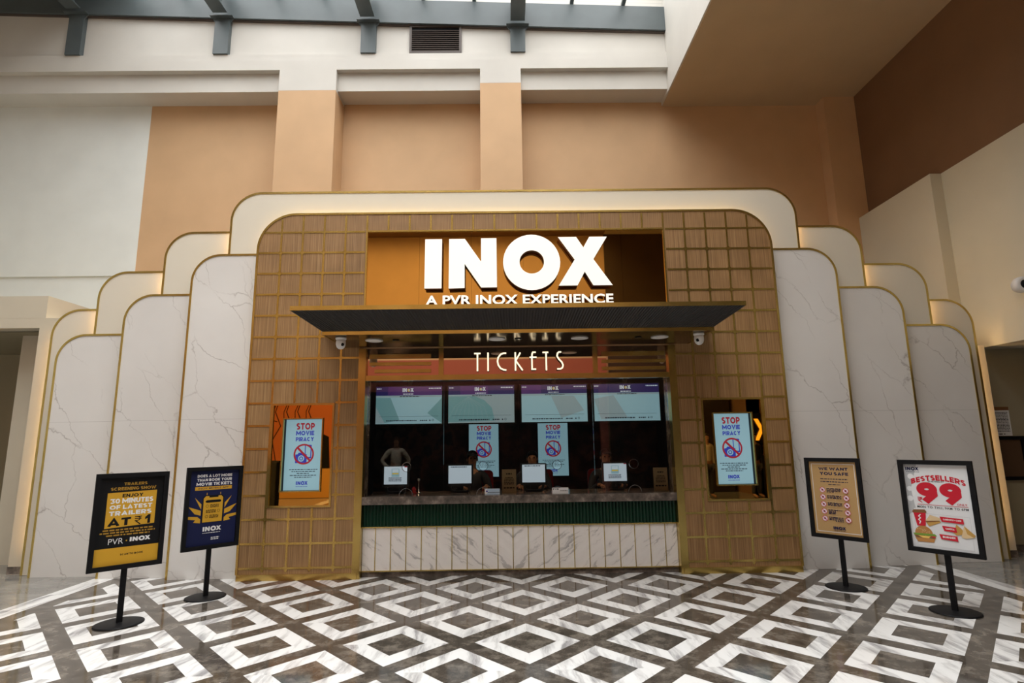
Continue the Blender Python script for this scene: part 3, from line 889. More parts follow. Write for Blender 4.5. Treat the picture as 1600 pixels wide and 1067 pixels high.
# ------------------------------------------------------------------ canopy
can = thing('ticket_canopy', 'dark brass-edged canopy jutting out above the ticket window', 'canopy', (0, 0, 2.85))
lo, hi = (2.24, -.92, 2.85, 2.89), (2.512, -1.20, 3.075, 3.125)
def frustum():
    b = MB()
    n_fl = 150
    # front slope made of fine reeds
    for i in range(n_fl):
        a, c = i/n_fl, (i+1)/n_fl
        mid = (a+c)/2
        pt = lambda q, d: ((-hi[0]+2*hi[0]*q, hi[1]-d, hi[2]), (-lo[0]+2*lo[0]*q, lo[1]-d, lo[3]))
        A, B, C = pt(a, 0), pt(mid, .012), pt(c, 0)
        b.add([A[0], B[0], C[0], A[1], B[1], C[1]], [(0, 3, 4, 1), (1, 4, 5, 2)])
    for s in (-1, 1):
        q = [(s*hi[0], hi[1], hi[2]), (s*hi[0], 0, hi[2]), (s*lo[0], 0, lo[3]), (s*lo[0], lo[1], lo[3])]
        b.add(q, [(0, 1, 2, 3) if s > 0 else (3, 2, 1, 0)])
    return b
frustum().build('reeded_slope', M['fluted'], can)
MB().box(-hi[0]+.01, hi[0]-.01, hi[1]+.01, -.001, hi[2], hi[3]-.002).build('top_deck', M['fluted'], can)
b = MB()
for (hx, y, za, zb) in (hi, lo):
    b.box(-hx-.004, hx+.004, y-.010, y+.008, za, zb)
    for s in (-1, 1): b.box(min(s*(hx+.004), s*(hx-.012)), max(s*(hx+.004), s*(hx-.012)), y+.008, -.001, za, zb)
b.build('brass_band', M['brass'], can)
MB().box(-lo[0]+.008, lo[0]-.008, lo[1]+.008, -.001, lo[2]+.004, lo[2]+.02).build('bronze_soffit', M['soffitmirror'], can)

disc_lab = ['flush round white ceiling light at the left end of the canopy underside', 'flush round white ceiling light behind the glowing lettering, left of the middle',
            'flush round white ceiling light right of the glowing lettering', 'flush round white ceiling light at the right end of the canopy underside']
for (x, lb) in zip((-1.743, -.257, .748, 1.722), disc_lab):
    t = thing('recessed_downlight', lb, 'ceiling light', (x, -.525, 2.852), group='round lights under the canopy')
    MB().lathe([(.105, 0), (.105, .006), (.095, .008)], (x, -.525, 2.846)).build('trim_ring', M['plasticwhite'], t, True)
    MB().lathe([(.09, 0), (.09, .003)], (x, -.525, 2.844)).build('diffuser', M['disc'], t)
for x, wd in ((-1.48, 'left'), (0, 'middle'), (1.46, 'right')):
    t = thing('spotlight', 'small black recessed spotlight under the canopy, %s of three' % wd, 'spotlight', (x, -.525, 2.852), group='small black spots under the canopy')
    MB().lathe([(.042, 0), (.042, .006), (.03, .008)], (x, -.525, 2.846)).build('bezel', M['black'], t, True)
    MB().lathe([(.022, 0), (.022, .003)], (x, -.525, 2.844)).build('lens', M['chrome'], t)
def turret(x, y, z, label, s):
    t = thing('security_camera', label, 'security camera', (x, y, z), group='white cameras under the canopy')
    MB().lathe([(.062, 0), (.062, -.02), (.056, -.028)], (x, y, z)).build('mount', M['plasticwhite'], t, True)
    MB().lathe([(.05, 0), (.056, -.03), (.055, -.06), (.045, -.09), (.025, -.108), (.004, -.114)], (x, y, z-.026)).build('housing', M['plasticwhite'], t, True)
    MB().lathe([(.020, 0), (.018, .012), (.004, .016)], (x+s*.030, y-.036, z-.088), 'y').build('lens', M['black'], t, True)
turret(-2.075, -.76, 2.85, 'white turret camera hanging at the left end of the canopy', 1)
turret(2.12, -.76, 2.85, 'white turret camera hanging at the right end of the canopy', -1)

# ------------------------------------------------------------------ bronze band with the TICKETS lettering
band = thing('ticket_sign_band', 'bronze mirror band with glowing TICKETS lettering under the canopy', 'sign', (0, .05, 2.42))
MB().box(-1.965, 1.965, .05, .06, 2.484, 2.848).build('mirror_strip', M['redmirror'], band)
MB().box(-1.965, 1.965, .0, .10, 2.42, 2.486).build('brass_rail', M['brass'], band)
for x in (-.997, 1.015): MB().box(x-.03, x+.03, .02, .05, 2.486, 2.846).build('brass_mullion', M['brass'], band)
for s in (-1, 1):
    for za, zb in ((2.71, 2.767), (2.62, 2.662), (2.525, 2.569)):
        xa, xb = (1.93, 1.13) if s < 0 else (1.10, 1.93)
        if s < 0 and za < 2.6: xa = 1.86
        MB().box(min(s*xa, s*xb), max(s*xa, s*xb), .028, .05, za, zb).build('brass_bar', M['brass'], band)
def tk(x, y): return (-.564+(x-505)*(1.164/703), 2.525+(402-y)*(.243/147))
stroke = {
    'T': [[(505, 262), (555, 262)], [(531, 262), (531, 402)]],
    'I': [[(614, 255), (614, 402)]],
    'C': [[(757, 262), (735, 262), (712, 272), (694, 296), (688, 325), (694, 356), (712, 382), (735, 393), (757, 396)]],
    'K': [[(828, 255), (828, 402)], [(868, 258), (831, 322), (884, 400)]],
    'E': [[(990, 258), (966, 258), (960, 270), (958, 300), (958, 392), (990, 392)], [(940, 297), (995, 297)]],
    't': [[(1042, 260), (1088, 260)], [(1070, 260), (1070, 402)]],
    'S': [[(1190, 258), (1172, 258), (1160, 268), (1156, 290), (1168, 312), (1192, 338), (1201, 362), (1196, 382), (1180, 392), (1154, 392)]]}
for k in 'TICKEtS':
    b = MB()
    for st in stroke[k]: b.ribbon([tk(*p) for p in st], .0205, -.012, .018, 0, False, 1, 1)
    b.build('letter', [M['ticket'], M['redside']], band)

# ------------------------------------------------------------------ counter
ctr = thing('ticket_counter', 'ticket counter with brown stone top, green tiles and white marble front', 'counter', (0, .09, 0))
MB().box(-1.963, 1.963, -.012, .70, .872, .968).build('stone_top', M['stone'], ctr)
b = MB()
nf = 94
wf = 3.926/nf
for za, zb in ((.603, .735), (.738, .871)):
    for i in range(nf):
        x0 = -1.963+i*wf
        ring = [(x0+.002+(wf-.004)*j/6, .062-.014*math.sin(PI*j/6)) for j in range(7)]
        v = [(p[0], p[1], za) for p in ring]+[(p[0], p[1], zb) for p in ring]
        b.add(v, [(j, j+1, j+8, j+7) for j in range(6)]+[tuple(range(13, 6, -1)), tuple(range(7))])
b.box(-1.963, 1.963, .062, .12, .60, .872)
b.build('green_tile_band', M['green'], ctr)
MB().box(-1.963, 1.963, .085, .35, .075, .585).build('marble_front', M['counter'], ctr)
b = MB().box(-1.964, 1.964, .072, .12, .584, .602).box(-1.964, 1.964, .075, .12, .066, .078)
k = -10
while -.09+.1903*k < 1.96:
    x = -.09+.1903*k
    if x > -1.95: b.box(x-.005, x+.005, .079, .10, .076, .586)
    k += 1
b.build('brass_inlay', M['brass'], ctr)
MB().box(-1.963, 1.963, .10, .35, .001, .068).build('stone_skirting', M['stone'], ctr)

# ------------------------------------------------------------------ glass over the counter
GX = [-1.960, -.968, .004, .971, 1.960]
gl_lab = ['clear glass pane over the counter, far left', 'clear glass pane over the counter, left of the middle joint',
          'clear glass pane over the counter, right of the middle joint', 'clear glass pane over the counter, far right']
for i in range(4):
    x0, x1 = GX[i]+.003, GX[i+1]-.003
    xc = (-1.44, -.46, .487, 1.474)[i]
    t = thing('glass_screen', gl_lab[i], 'glass screen', ((x0+x1)/2, .13, .968), group='glass panes over the ticket counter')
    cir = lambda r: [(xc+r*math.cos(2*PI*j/28), 1.32+r*math.sin(2*PI*j/28)) for j in range(28)]
    hm = [(xc+.085*math.cos(PI*j/14), .969+.085*math.sin(PI*j/14)) for j in range(15)]
    outer = [(x0, .969)]+hm[::-1]+[(x1, .969), (x1, 2.42), (x0, 2.42)]
    MB().slab([outer, cir(.055)], .125, .135).build('pane', M['glass'], t)
    MB().ribbon(cir(.057), .005, .122, .138, closed=True).build('speak_hole_rim', M['chrome'], t)
    MB().ribbon(hm, .005, .122, .138).build('pass_hole_rim', M['chrome'], t)

# ------------------------------------------------------------------ screens
PAL = dict(
    sky=glow('screen_pale_blue', (.36, .60, .68), .5), red=glow('screen_red', (.42, .02, .04), .5), blue=glow('screen_blue', (.03, .045, .36), .7),
    white=glow('screen_white', (.66, .76, .84), .6), ink=glow('screen_dark', (.02, .03, .06), .3), navy=glow('screen_navy', (.03, .025, .15), .45),
    violet=glow('screen_violet', (.10, .035, .22), .4), teal=glow('screen_teal', (.20, .42, .45), .45), pale=glow('screen_mist', (.36, .49, .53), .45), gold=glow('screen_gold', (.75, .55, .10), .6))
def piracy_print(w, h, yf=0.0):
    p = Print(w, h, PAL, 'sky', yf)
    p.text('STOP', .27, .76, .05, .145, 'red', .016)
    p.text('MOVIE', .27, .75, .16, .235, 'blue', .016)
    p.text('PIRACY', .27, .75, .245, .315, 'blue', .016)
    # no-camera, no-phone sign
    p.poly([(.52, .355), (.70, .365), (.70, .555), (.53, .555)], 'blue')
    p.poly([(.545, .375), (.675, .383), (.675, .535), (.55, .535)], 'sky')
    p.poly([(.28, .50), (.34, .495), (.36, .475), (.45, .475), (.47, .495), (.58, .495), (.58, .615), (.28, .62)], 'blue')
    p.disc(.435, .555, .082, 'sky'); p.disc(.435, .555, .052, 'blue'); p.disc(.435, .555, .030, 'sky')
    p.disc(.50, .495, .27, 'red', .225, 36)
    p.line([(.335, .405), (.665, .585)], .055, 'red')
    for i, (a, c_) in enumerate(((.14, .88), (.2, .82), (.34, .66), (.16, .86), (.28, .74))):
        p.dashes(a, c_, .705+i*.027, .716+i*.027, 'ink', i+3, .05)
    p.logo(.33, .64, .875, .925, 'blue')
    p.dashes(.33, .63, .945, .953, 'blue', 9, .03)
    return p
def portrait_display(x0, x1, z0, z1, label, group):
    """portrait screen sunk behind a brass-edged opening in the alcove mirror"""
    t = thing('portrait_display', label, 'screen', ((x0+x1)/2, .09, z0), group=group)
    cx, cz, w, h = (x0+x1)/2, (z0+z1)/2, x1-x0, z1-z0
    MB().ribbon(rect(x0+.007, x1-.007, z0+.007, z1-.007), .014, -.016, .02, closed=True).build('brass_frame', M['brass'], t)
    MB().slab([rect(x0+.006, x1-.006, z0+.006, z1-.006), rect(x0+.015, x1-.015, z0+.015, z1-.015)], .02, .088).box(x0+.014, x1-.014, .075, .088, z0+.014, z1-.014).build('housing', M['black'], t)
    piracy_print(w-.032, h-.032).build('screen', t, (cx, .074, cz), True)
    return t
# bronze mirrors inside the alcoves
for s, wd in ((-1, 'left'), (1, 'right')):
    t = thing('alcove_mirror', 'bronze mirror around the display in the %s alcove' % wd, 'mirror', (s*2.745, .02, AL[2]), group='alcove mirrors')
    MB().slab([[(s*q[0], q[1]) for q in rect(AL[0]+.012, AL[1]-.012, AL[2]+.012, AL[3]-.012)], [(s*q[0], q[1]) for q in rect(2.488, 2.990, 1.045, 1.950)]], .006, .016).build('pane', M['mirror'], t)
portrait_display(-2.995, -2.483, 1.040, 1.955, 'portrait anti-piracy screen in the left wall alcove', 'anti-piracy screens')
portrait_display(2.483, 2.995, 1.040, 1.955, 'portrait anti-piracy screen in the right wall alcove', 'anti-piracy screens')
def hung_portrait(x0, x1, label):
    z0, z1, yb = 1.06, 1.92, 2.14
    t = thing('portrait_display', label, 'screen', ((x0+x1)/2, yb, z0), group='anti-piracy screens')
    MB().box(x0-.012, x1+.012, yb-.04, yb+.015, z0-.012, z1+.012).build('housing', M['black'], t)
    piracy_print(x1-x0, z1-z0).build('screen', t, ((x0+x1)/2, yb-.041, (z0+z1)/2), True)
hung_portrait(-.775, -.29, 'portrait anti-piracy screen on the booth rear wall, left of the two')
hung_portrait(.356, .846, 'portrait anti-piracy screen on the booth rear wall, right of the two')
menu_lab = ['wide showtimes screen, first from the left above the counter', 'wide showtimes screen, second from the left above the counter',
            'wide showtimes screen, third from the left above the counter', 'wide showtimes screen, far right above the counter']
for i, x0 in enumerate((-1.985, -.968, .060, 1.083)):
    w, z0, z1, y = .925, 1.885, 2.405, .70
    xc, zc = x0+w/2, (z0+z1)/2
    t = thing('menu_display', menu_lab[i], 'screen', (xc, y, z0), group='showtimes screens over the counter')
    MB().bevbox(x0-.015, x0+w+.015, y, y+.05, z0-.018, z1+.018, .008).build('bezel', M['black'], t)
    MB().box(xc-.03, xc+.03, y+.05, y+.11, z1-.1, 2.558).build('ceiling_bracket', M['black'], t)
    p = Print(w, z1-z0, PAL, 'sky')
    p.rect(0, 1, 0, .24, 'navy')
    if i < 3: p.rect(.18, .60 if i else 1, .0, .24, 'violet') if i != 2 else p.rect(0, .3, 0, .24, 'violet')
    if i == 0:
        p.poly([(0, .30), (.22, .30), (.36, .9), (.12, .98), (0, .55)], 'teal'); p.poly([(.98, .35), (1, .3), (1, .99), (.78, .72)], 'teal')
        p.poly([(0, .55), (.14, .98), (0, .99)], 'pale')
    if i == 1:
        p.rect(0, 1, .25, 1, 'pale')
        p.poly([(0, .28), (.4, .28), (.55, .40), (.66, .60), (.70, .95), (0, .97)], 'teal')
        for q in range(9):
            a = .10+q*.055
            p.line([(.30, .30), (a, .55), (a-.10+q*.02, .88)], .003, 'pale')
    if i == 2: p.poly([(.45, .3), (.8, .3), (.95, .7), (.6, .9)], 'pale')
    if i == 3: p.poly([(0, .4), (.3, .3), (.5, .9), (.1, .95)], 'pale')
    p.rect(0, 1, .25, .285, 'pale'); p.dashes(.36, .66, .258, .28, 'ink', i+5, .025)
    sx_ = .40
    for j in (0, 1, 3):
        L_ = LOGO[j][0]
        p.poly([(sx_+.17*x/1388, .145-.105*z/366) for x, z in L_], 'white', lift=False)
    p.n += 1
    p.disc(sx_+.097, .098, .022, 'gold'); p.disc(sx_+.103, .098, .014, 'sky')
    p.dashes(.41, .57, .19, .215, 'white', i+20, .02)
    p.dashes(.01, .08, .04, .07, 'white', i+30, .02); p.dashes(.80, .985, .04, .07, 'white', i+40, .02)
    p.rect(.05, .95, .80, .806, 'ink'); p.dashes(.16, .62, .90, .93, 'ink', i+50, .02); p.dashes(.67, .78, .90, .93, 'ink', i+60, .02)
    p.disc(.82, .915, .011, 'ink'); p.disc(.865, .91, .016, 'ink', .011)
    p.build('screen', t, (xc, y-.001, zc), True)

# ------------------------------------------------------------------ counter-top items
pos_lab = ['black customer monitor with a printed notice, far left on the counter', 'black customer monitor with a blank screen in front of the clerk in the red-trimmed jacket',
           'black customer monitor with a blank screen, right of the kraft card', 'black customer monitor with a printed notice, far right on the counter']
for i, x in enumerate((-1.62, -.775, .195, 1.272)):
    t = thing('customer_monitor', pos_lab[i], 'monitor', (x, .36, .968), group='monitors on the ticket counter')
    w, z0, z1, y = .345, 1.055, 1.335, .35
    MB().bevbox(x-w/2, x+w/2, y, y+.045, z0, z1, .012).build('bezel', M['rubber'], t)
    MB().box(x-.04, x+.04, y+.045, y+.09, 1.0, 1.22).build('neck', M['rubber'], t)
    b = MB().ribbon([(x-.125, 1.055), (x-.115, 1.0), (x-.085, .985), (x+.085, .985), (x+.115, 1.0), (x+.125, 1.055)], .03, y+.0, y+.05)
    b.box(x-.11, x+.11, y, y+.15, .9685, .99)
    b.build('base', M['rubber'], t)
    p = Print(w-.044, z1-z0-.052, PAL, 'white')
    if i in (0, 3):
        p.rect(.32, .66, .12, .58, 'sky'); p.rect(.35, .63, .36, .44, 'gold'); p.rect(.35, .63, .15, .34, 'white')
        for q in range(4): p.dashes(.2, .76, .62+q*.06, .655+q*.06, 'ink', q+i, .05)
        p.rect(.88, 1, 0, .05, 'red')
    else: p.dashes(.1, .8, .05, .10, 'ink', i, .06)
    p.build('screen', t, (x, y-.001, (z0+z1)/2+.010), True)
for x, z0, z1, lab in ((-.130, .9685, 1.268, 'kraft notice card standing on the counter left of the middle glass joint'), (1.842, .9685, 1.262, 'kraft notice card leaning at the right end of the counter')):
    t = thing('notice_card', lab, 'card', (x, .25, z0), rz=.0, group='kraft notice cards on the counter')
    w = .185
    p = Print(w, z1-z0, dict(kraft=M['kraft'], ink=M['black']), 'kraft')
    p.dashes(.3, .7, .17, .22, 'ink', 3, .12)
    for q, (a, c_) in enumerate(((.25, .75), (.18, .82), (.15, .85), (.15, .85))): p.dashes(a, c_, .34+q*.065, .375+q*.065, 'ink', q+7, .08)
    p.dashes(.15, .85, .60, .64, 'ink', 31, .1); p.dashes(.12, .88, .76, .81, 'ink', 33, .12)
    p.build('printed_face', t, (x, .249, (z0+z1)/2), True)
    MB().box(x-w/2, x+w/2, .2495, .255, z0, z1).build('board', M['kraft'], t)
    MB().add([(x-.03, .255, z0), (x+.03, .255, z0), (x, .255, z0+.2), (x-.03, .34, z0), (x+.03, .34, z0)], [(0, 3, 2), (1, 2, 4), (2, 3, 4)]).build('easel_strut', M['kraft'], t)
CPAL = dict(paper=M['paper'], blue=plain('card_blue', (.04, .05, .35), .5), pale=plain('card_pale_blue', (.45, .58, .72), .5), ink=M['black'])
for k, (x0, x1, lab) in enumerate(((-.44, -.25, 'small white and blue acrylic card on the counter, left of the kraft card'), (.415, .62, 'small pale card on the counter right of the middle joint'))):
    t = thing('acrylic_card', lab, 'card', ((x0+x1)/2, .10, .9685), group='small cards at the glass')
    w, h = x1-x0, .07
    p = Print(w, h, CPAL, 'pale' if k == 0 else 'paper')
    if k == 0:
        p.rect(0, 1, .62, .70, 'ink'); p.poly([(0, .3), (.1, .05), (.25, .4), (.12, .95), (0, .9)], 'paper'); p.disc(.14, .45, .07, 'blue', n=6)
    else: p.text('PVR', .05, .4, .1, .4, 'ink', .02); p.dashes(.5, .95, .5, .6, 'ink', 3, .1)
    p.build('printed_face', t, ((x0+x1)/2, .099, .9685+h/2), True)
    MB().box(x0, x1, .0995, .106, .9685, .9685+h).build('holder', M['plasticwhite'], t)
t = thing('desk_figurine', 'tiny red ornament beside a slim chrome stand on the counter, left of the blank monitors', 'ornament', (-1.38, .4, .968))
MB().lathe([(.035, 0), (.035, .015), (.02, .025), (.03, .05), (.012, .085)], (-1.385, .4, .9685)).build('body', M['red'], t, True)
MB().lathe([(.03, 0), (.03, .01), (.008, .015), (.007, .15), (.02, .16), (.02, .185), (.005, .19)], (-1.325, .41, .9685)).build('stand', M['chrome'], t, True)

# unseen strip lamp added to light the clerks and counter cards
t = thing('booth_fill_lamp', 'added unseen warm strip lamp under the booth ceiling just behind the glass', 'lamp', (0, .196, 2.5))
MB().box(-1.8, 1.8, .162, .23, 2.53, 2.558).build('housing', M['black'], t)
MB().box(-1.78, 1.78, .167, .225, 2.524, 2.53).build('tube', glow('fill_lamp_glow', (1.0, .66, .40), 20.0), t)

# ------------------------------------------------------------------ people
def skin_mesh(name, nodes, links, mat, parent, sub=1):
    """nodes: name -> (x, y, z, rx, ry); grown with a skin modifier into one continuous surface"""
    names = list(nodes)
    me = bpy.data.meshes.new(name)
    me.from_pydata([nodes[n][:3] for n in names], [(names.index(a), names.index(b_)) for a, b_ in links], [])
    ob = bpy.data.objects.new(name, me)
    COL.objects.link(ob)
    sk = ob.modifiers.new('skin', 'SKIN')
    sk.use_smooth_shade = True
    for i, n in enumerate(names):
        d = me.skin_vertices[0].data[i]
        rr = nodes[n][3:]
        d.radius = (rr[0], rr[-1])
        d.use_root = (i == 0)
    ss = ob.modifiers.new('sub', 'SUBSURF'); ss.levels = sub; ss.render_levels = sub
    dg = bpy.context.evaluated_depsgraph_get()
    dg.update()
    m2 = bpy.data.meshes.new_from_object(ob.evaluated_get(dg))
    m2.name = name
    bpy.data.objects.remove(ob)
    m2.materials.clear(); m2.materials.append(mat)
    m2.polygons.foreach_set('use_smooth', [True]*len(m2.polygons))
    o = bpy.data.objects.new(name, m2)
    COL.objects.link(o)
    o.parent = parent
    BASE[o.name] = BASE[parent.name]
    return o
def hand_nodes(nd, lk, wrist, w, dirv, side, s):
    """palm, four bent fingers of unequal length and a thumb"""
    wv, d = Vector(w), Vector(dirv).normalized()
    up = Vector((0, 0, 1))
    lat = d.cross(up).normalized()
    palm = wv+d*.055
    nd['palm'+s] = (*palm, .030, .016); lk.append((wrist, 'palm'+s))
    for j, (off, ln) in enumerate(((-.030, .062), (-.010, .074), (.011, .070), (.030, .055))):
        a = palm+d*.035+lat*off*.8
        b1 = a+d*ln*.5+lat*off*.3-up*.006
        c1 = b1+d*ln*.42-up*.022
        for q, p in (('a', a), ('b', b1), ('c', c1)): nd['f%s%d%s' % (s, j, q)] = (*p, .0088 if q != 'c' else .0075)
        lk += [('palm'+s, 'f%s%da' % (s, j)), ('f%s%da' % (s, j), 'f%s%db' % (s, j)), ('f%s%db' % (s, j), 'f%s%dc' % (s, j))]
    t1 = palm-d*.015+lat*side*.042
    t2 = t1+d*.035+lat*side*.012-up*.008
    nd['t1'+s] = (*t1, .011); nd['t2'+s] = (*t2, .009)
    lk += [('palm'+s, 't1'+s), ('t1'+s, 't2'+s)]
def person(label, loc, rz, seated=True, head_turn=0.0, top='jacket', cap=True, mouth=False, pose='counter', group=None):
    """figure facing -Y before rotation; base at the feet"""
    t = thing('person', label, 'person', loc, rz, group)
    hz = .665 if seated else .92
    nd, lk = {}, []
    nd['pelvis'] = (0, 0, hz, .15, .11)
    nd['waist'] = (0, 0, hz+.16, .125, .095)
    nd['chest'] = (0, -.01, hz+.36, .155, .105)
    nd['collar'] = (0, .0, hz+.50, .095, .07)
    nd['neck'] = (0, -.01, hz+.575, .052, .055)
    nd['jaw'] = (0, -.025, hz+.635, .058, .070)
    nd['face'] = (0, -.02, hz+.70, .072, .088)
    nd['crown'] = (0, -.01, hz+.765, .066, .082)
    lk += [('pelvis', 'waist'), ('waist', 'chest'), ('chest', 'collar'), ('collar', 'neck'), ('neck', 'jaw'), ('jaw', 'face'), ('face', 'crown')]
    for sd, s in ((-1, 'L'), (1, 'R')):
        nd['sh'+s] = (sd*.185, 0, hz+.465, .062)
        if pose == 'counter':
            nd['el'+s] = (sd*.25, -.08, hz+.22, .046); nd['wr'+s] = (sd*.17, -.30, hz+.35, .030); hd = (-sd*.25, -1, -.06)
        elif pose == 'hips':
            nd['el'+s] = (sd*.36, .06, hz+.22, .044); nd['wr'+s] = (sd*.20, -.07, hz+.06, .030); hd = (-sd*.7, -.2, -.7)
        else:
            nd['el'+s] = (sd*.235, .02, hz+.17, .044); nd['wr'+s] = (sd*.235, -.05, hz-.06, .030); hd = (0, -.25, -1)
        lk += [('collar', 'sh'+s), ('sh'+s, 'el'+s), ('el'+s, 'wr'+s)]
        hand_nodes(nd, lk, 'wr'+s, nd['wr'+s][:3], hd, -sd, s)
        if seated:
            nd['kn'+s] = (sd*.11, -.40, hz+.02, .065); nd['an'+s] = (sd*.11, -.38, .09, .042); nd['to'+s] = (sd*.12, -.54, .035, .035)
            nd['hp'+s] = (sd*.10, -.06, hz-.03, .09)
        else:
            nd['hp'+s] = (sd*.095, 0, hz-.08, .09); nd['kn'+s] = (sd*.10, -.02, .50, .062); nd['an'+s] = (sd*.105, .02, .09, .042); nd['to'+s] = (sd*.12, -.13, .035, .035)
        lk += [('pelvis', 'hp'+s), ('hp'+s, 'kn'+s), ('kn'+s, 'an'+s), ('an'+s, 'to'+s)]
    skin_mesh('body', nd, lk, M['skin'], t)
    def clothes(name, keys, grow, mat, drop=()):
        sub_nd = {k_: (*nd[k_][:3], *[r_+grow for r_ in nd[k_][3:]]) for k_ in keys}
        return skin_mesh(name, sub_nd, [(a, b_) for a, b_ in lk if a in sub_nd and b_ in sub_nd], mat, t)
    clothes('upper_garment', ['pelvis', 'waist', 'chest', 'collar', 'shL', 'shR', 'elL', 'elR', 'wrL', 'wrR'], .014, M[top])
    clothes('trousers', ['pelvis', 'hpL', 'hpR', 'knL', 'knR', 'anL', 'anR'], .014, M['trousers'])
    hz7 = hz+.70
    b = MB()
    for sd in (-1, 1): b.lathe([(.011, -.004), (.010, .004), (.004, .007)], (sd*.031, -.098, hz7+.022), 'y', 10)
    b.build('eyes', M['black'], t, True, False)
    MB().add([(-.012, -.098, hz7-.022), (.012, -.098, hz7-.022), (0, -.128, hz7-.018), (0, -.100, hz7+.026)], [(0, 1, 2), (0, 2, 3), (1, 3, 2)]).build('nose', M['skin'], t, False, False)
    MB().add([(-.024, -.094, hz7-.050), (0, -.102, hz7-.046), (.024, -.094, hz7-.050), (0, -.100, hz7-.060)], [(0, 3, 2, 1)]).build('mouth', plain('lips', (.22, .07, .05), .5), t, False, False)
    b = MB()
    for sd in (-1, 1): b.lathe([(.006, -.008), (.026, -.004), (.022, .006), (.008, .008)], (sd*.076, -.005, hz7), 'x', 10)
    b.build('ears', M['skin'], t, True, False)
    def shell(r, zlo, m, name, up=0.0, fringe=1.3):
        b = MB(); v, f = [], []
        for i in range(7):
            for j in range(16):
                q = 2*PI*j/16
                front = max(0, -math.sin(q))
                zl = zlo+fringe*min(1, front*1.6)
                aa = zl+(PI/2-zl)*i/6
                v.append((r*.92*math.cos(aa)*math.cos(q), -.008+r*1.12*math.cos(aa)*math.sin(q), hz7+.035+up+r*1.02*math.sin(aa)))
        for i in range(6):
            for j in range(16): f.append((i*16+j, i*16+(j+1) % 16, (i+1)*16+(j+1) % 16, (i+1)*16+j))
        b.add(v, f)
        return b.build(name, m, t, True, False)
    shell(.088, -.75, M['hair'], 'hair')
    if cap:
        c_ = shell(.097, .12, M['jacket'], 'cap', .005, .35)
        MB().add([(-.07, -.085, hz7+.075), (.07, -.085, hz7+.075), (.055, -.165, hz7+.062), (0, -.185, hz7+.060), (-.055, -.165, hz7+.062), (0, -.10, hz7+.085)],
                 [(0, 1, 5), (0, 5, 3, 4), (5, 1, 2, 3)]).build('cap_peak', M['jacket'], t, False, False)
    return t
person('person in black cap and dark jacket seated behind the second monitor from the left', (-.66, 1.12, 0), .15, group='clerks behind the counter')
person('person in dark jacket seated behind the third monitor, half hidden by a screen', (.215, 1.10, 0), -.1, group='clerks behind the counter', cap=False)
person('person in dark cap seated behind the far right monitor, one hand on the counter', (1.28, 1.10, 0), .05, group='clerks behind the counter')
for x, y, lab in ((-.60, 1.38, 'red-backed chair behind the clerk at the second monitor'), (.30, 1.42, 'red-backed chair behind the clerk at the third monitor'), (1.28, 1.33, 'red-backed chair behind the clerk at the far right monitor')):
    t = thing('office_chair', lab, 'chair', (x, y, 0), group='chairs behind the counter')
    MB().bevbox(x-.24, x+.24, y-.46, y-.02, .475, .525, .02).build('seat', M['red'], t)
    MB().bevbox(x-.235, x+.235, y+.0, y+.05, .70, 1.20, .06).build('backrest', M['red'], t)
    MB().box(x-.03, x+.03, y-.0, y+.03, .49, .74).lathe([(.03, 0), (.03, .415)], (x, y-.24, .06)).build('stem', M['black'], t)
    b = MB()
    for j in range(5):
        a = 2*PI*j/5+.3
        b.tube([(x, y-.24, .07), (x+.26*math.cos(a), y-.24+.26*math.sin(a), .03)], .018)
    b.build('base', M['black'], t)

# ------------------------------------------------------------------ poster stands
INK = dict(black=plain('print_black', (.006, .006, .007), .6, spec=.2), gold=plain('print_gold', (.62, .345, .03), .6, spec=.2), white=plain('print_white', (.78, .78, .78), .6, spec=.2),
           navy=plain('print_navy', (.010, .014, .060), .6, spec=.2), kraft=plain('print_kraft', (.50, .315, .135), .6, spec=.2), red=plain('print_red', (.56, .018, .035), .6, spec=.2),
           paper=plain('print_silver_white', (.74, .75, .76), .6, spec=.2), grey=plain('print_grey', (.46, .47, .48), .6, spec=.2), bun=plain('print_bun', (.46, .22, .07), .6, spec=.2),
           crust=plain('print_crust', (.52, .30, .08), .6, spec=.2), leaf=plain('print_leaf', (.18, .32, .05), .6, spec=.2), cheese=plain('print_cheese', (.85, .55, .14), .6, spec=.2),
           bread=plain('print_bread', (.70, .52, .30), .6, spec=.2), brown=plain('print_brown', (.22, .10, .04), .6, spec=.2), dim=plain('print_outline_gold', (.40, .225, .03), .6, spec=.2), pink=plain('print_pink', (.75, .62, .68), .6, spec=.2))
def rupee(p, u, v, w, h, c, t):
    p.line([(u, v), (u+w, v)], t, c); p.line([(u, v+h*.26), (u+w, v+h*.26)], t, c)
    p.line([(u+w*.35, v), (u+w*.70, v+h*.10), (u+w*.78, v+h*.26), (u+w*.68, v+h*.42), (u+w*.38, v+h*.53), (u, v+h*.53)], t, c)
    p.line([(u+w*.15, v+h*.53), (u+w*.85, v+h)], t*1.15, c)
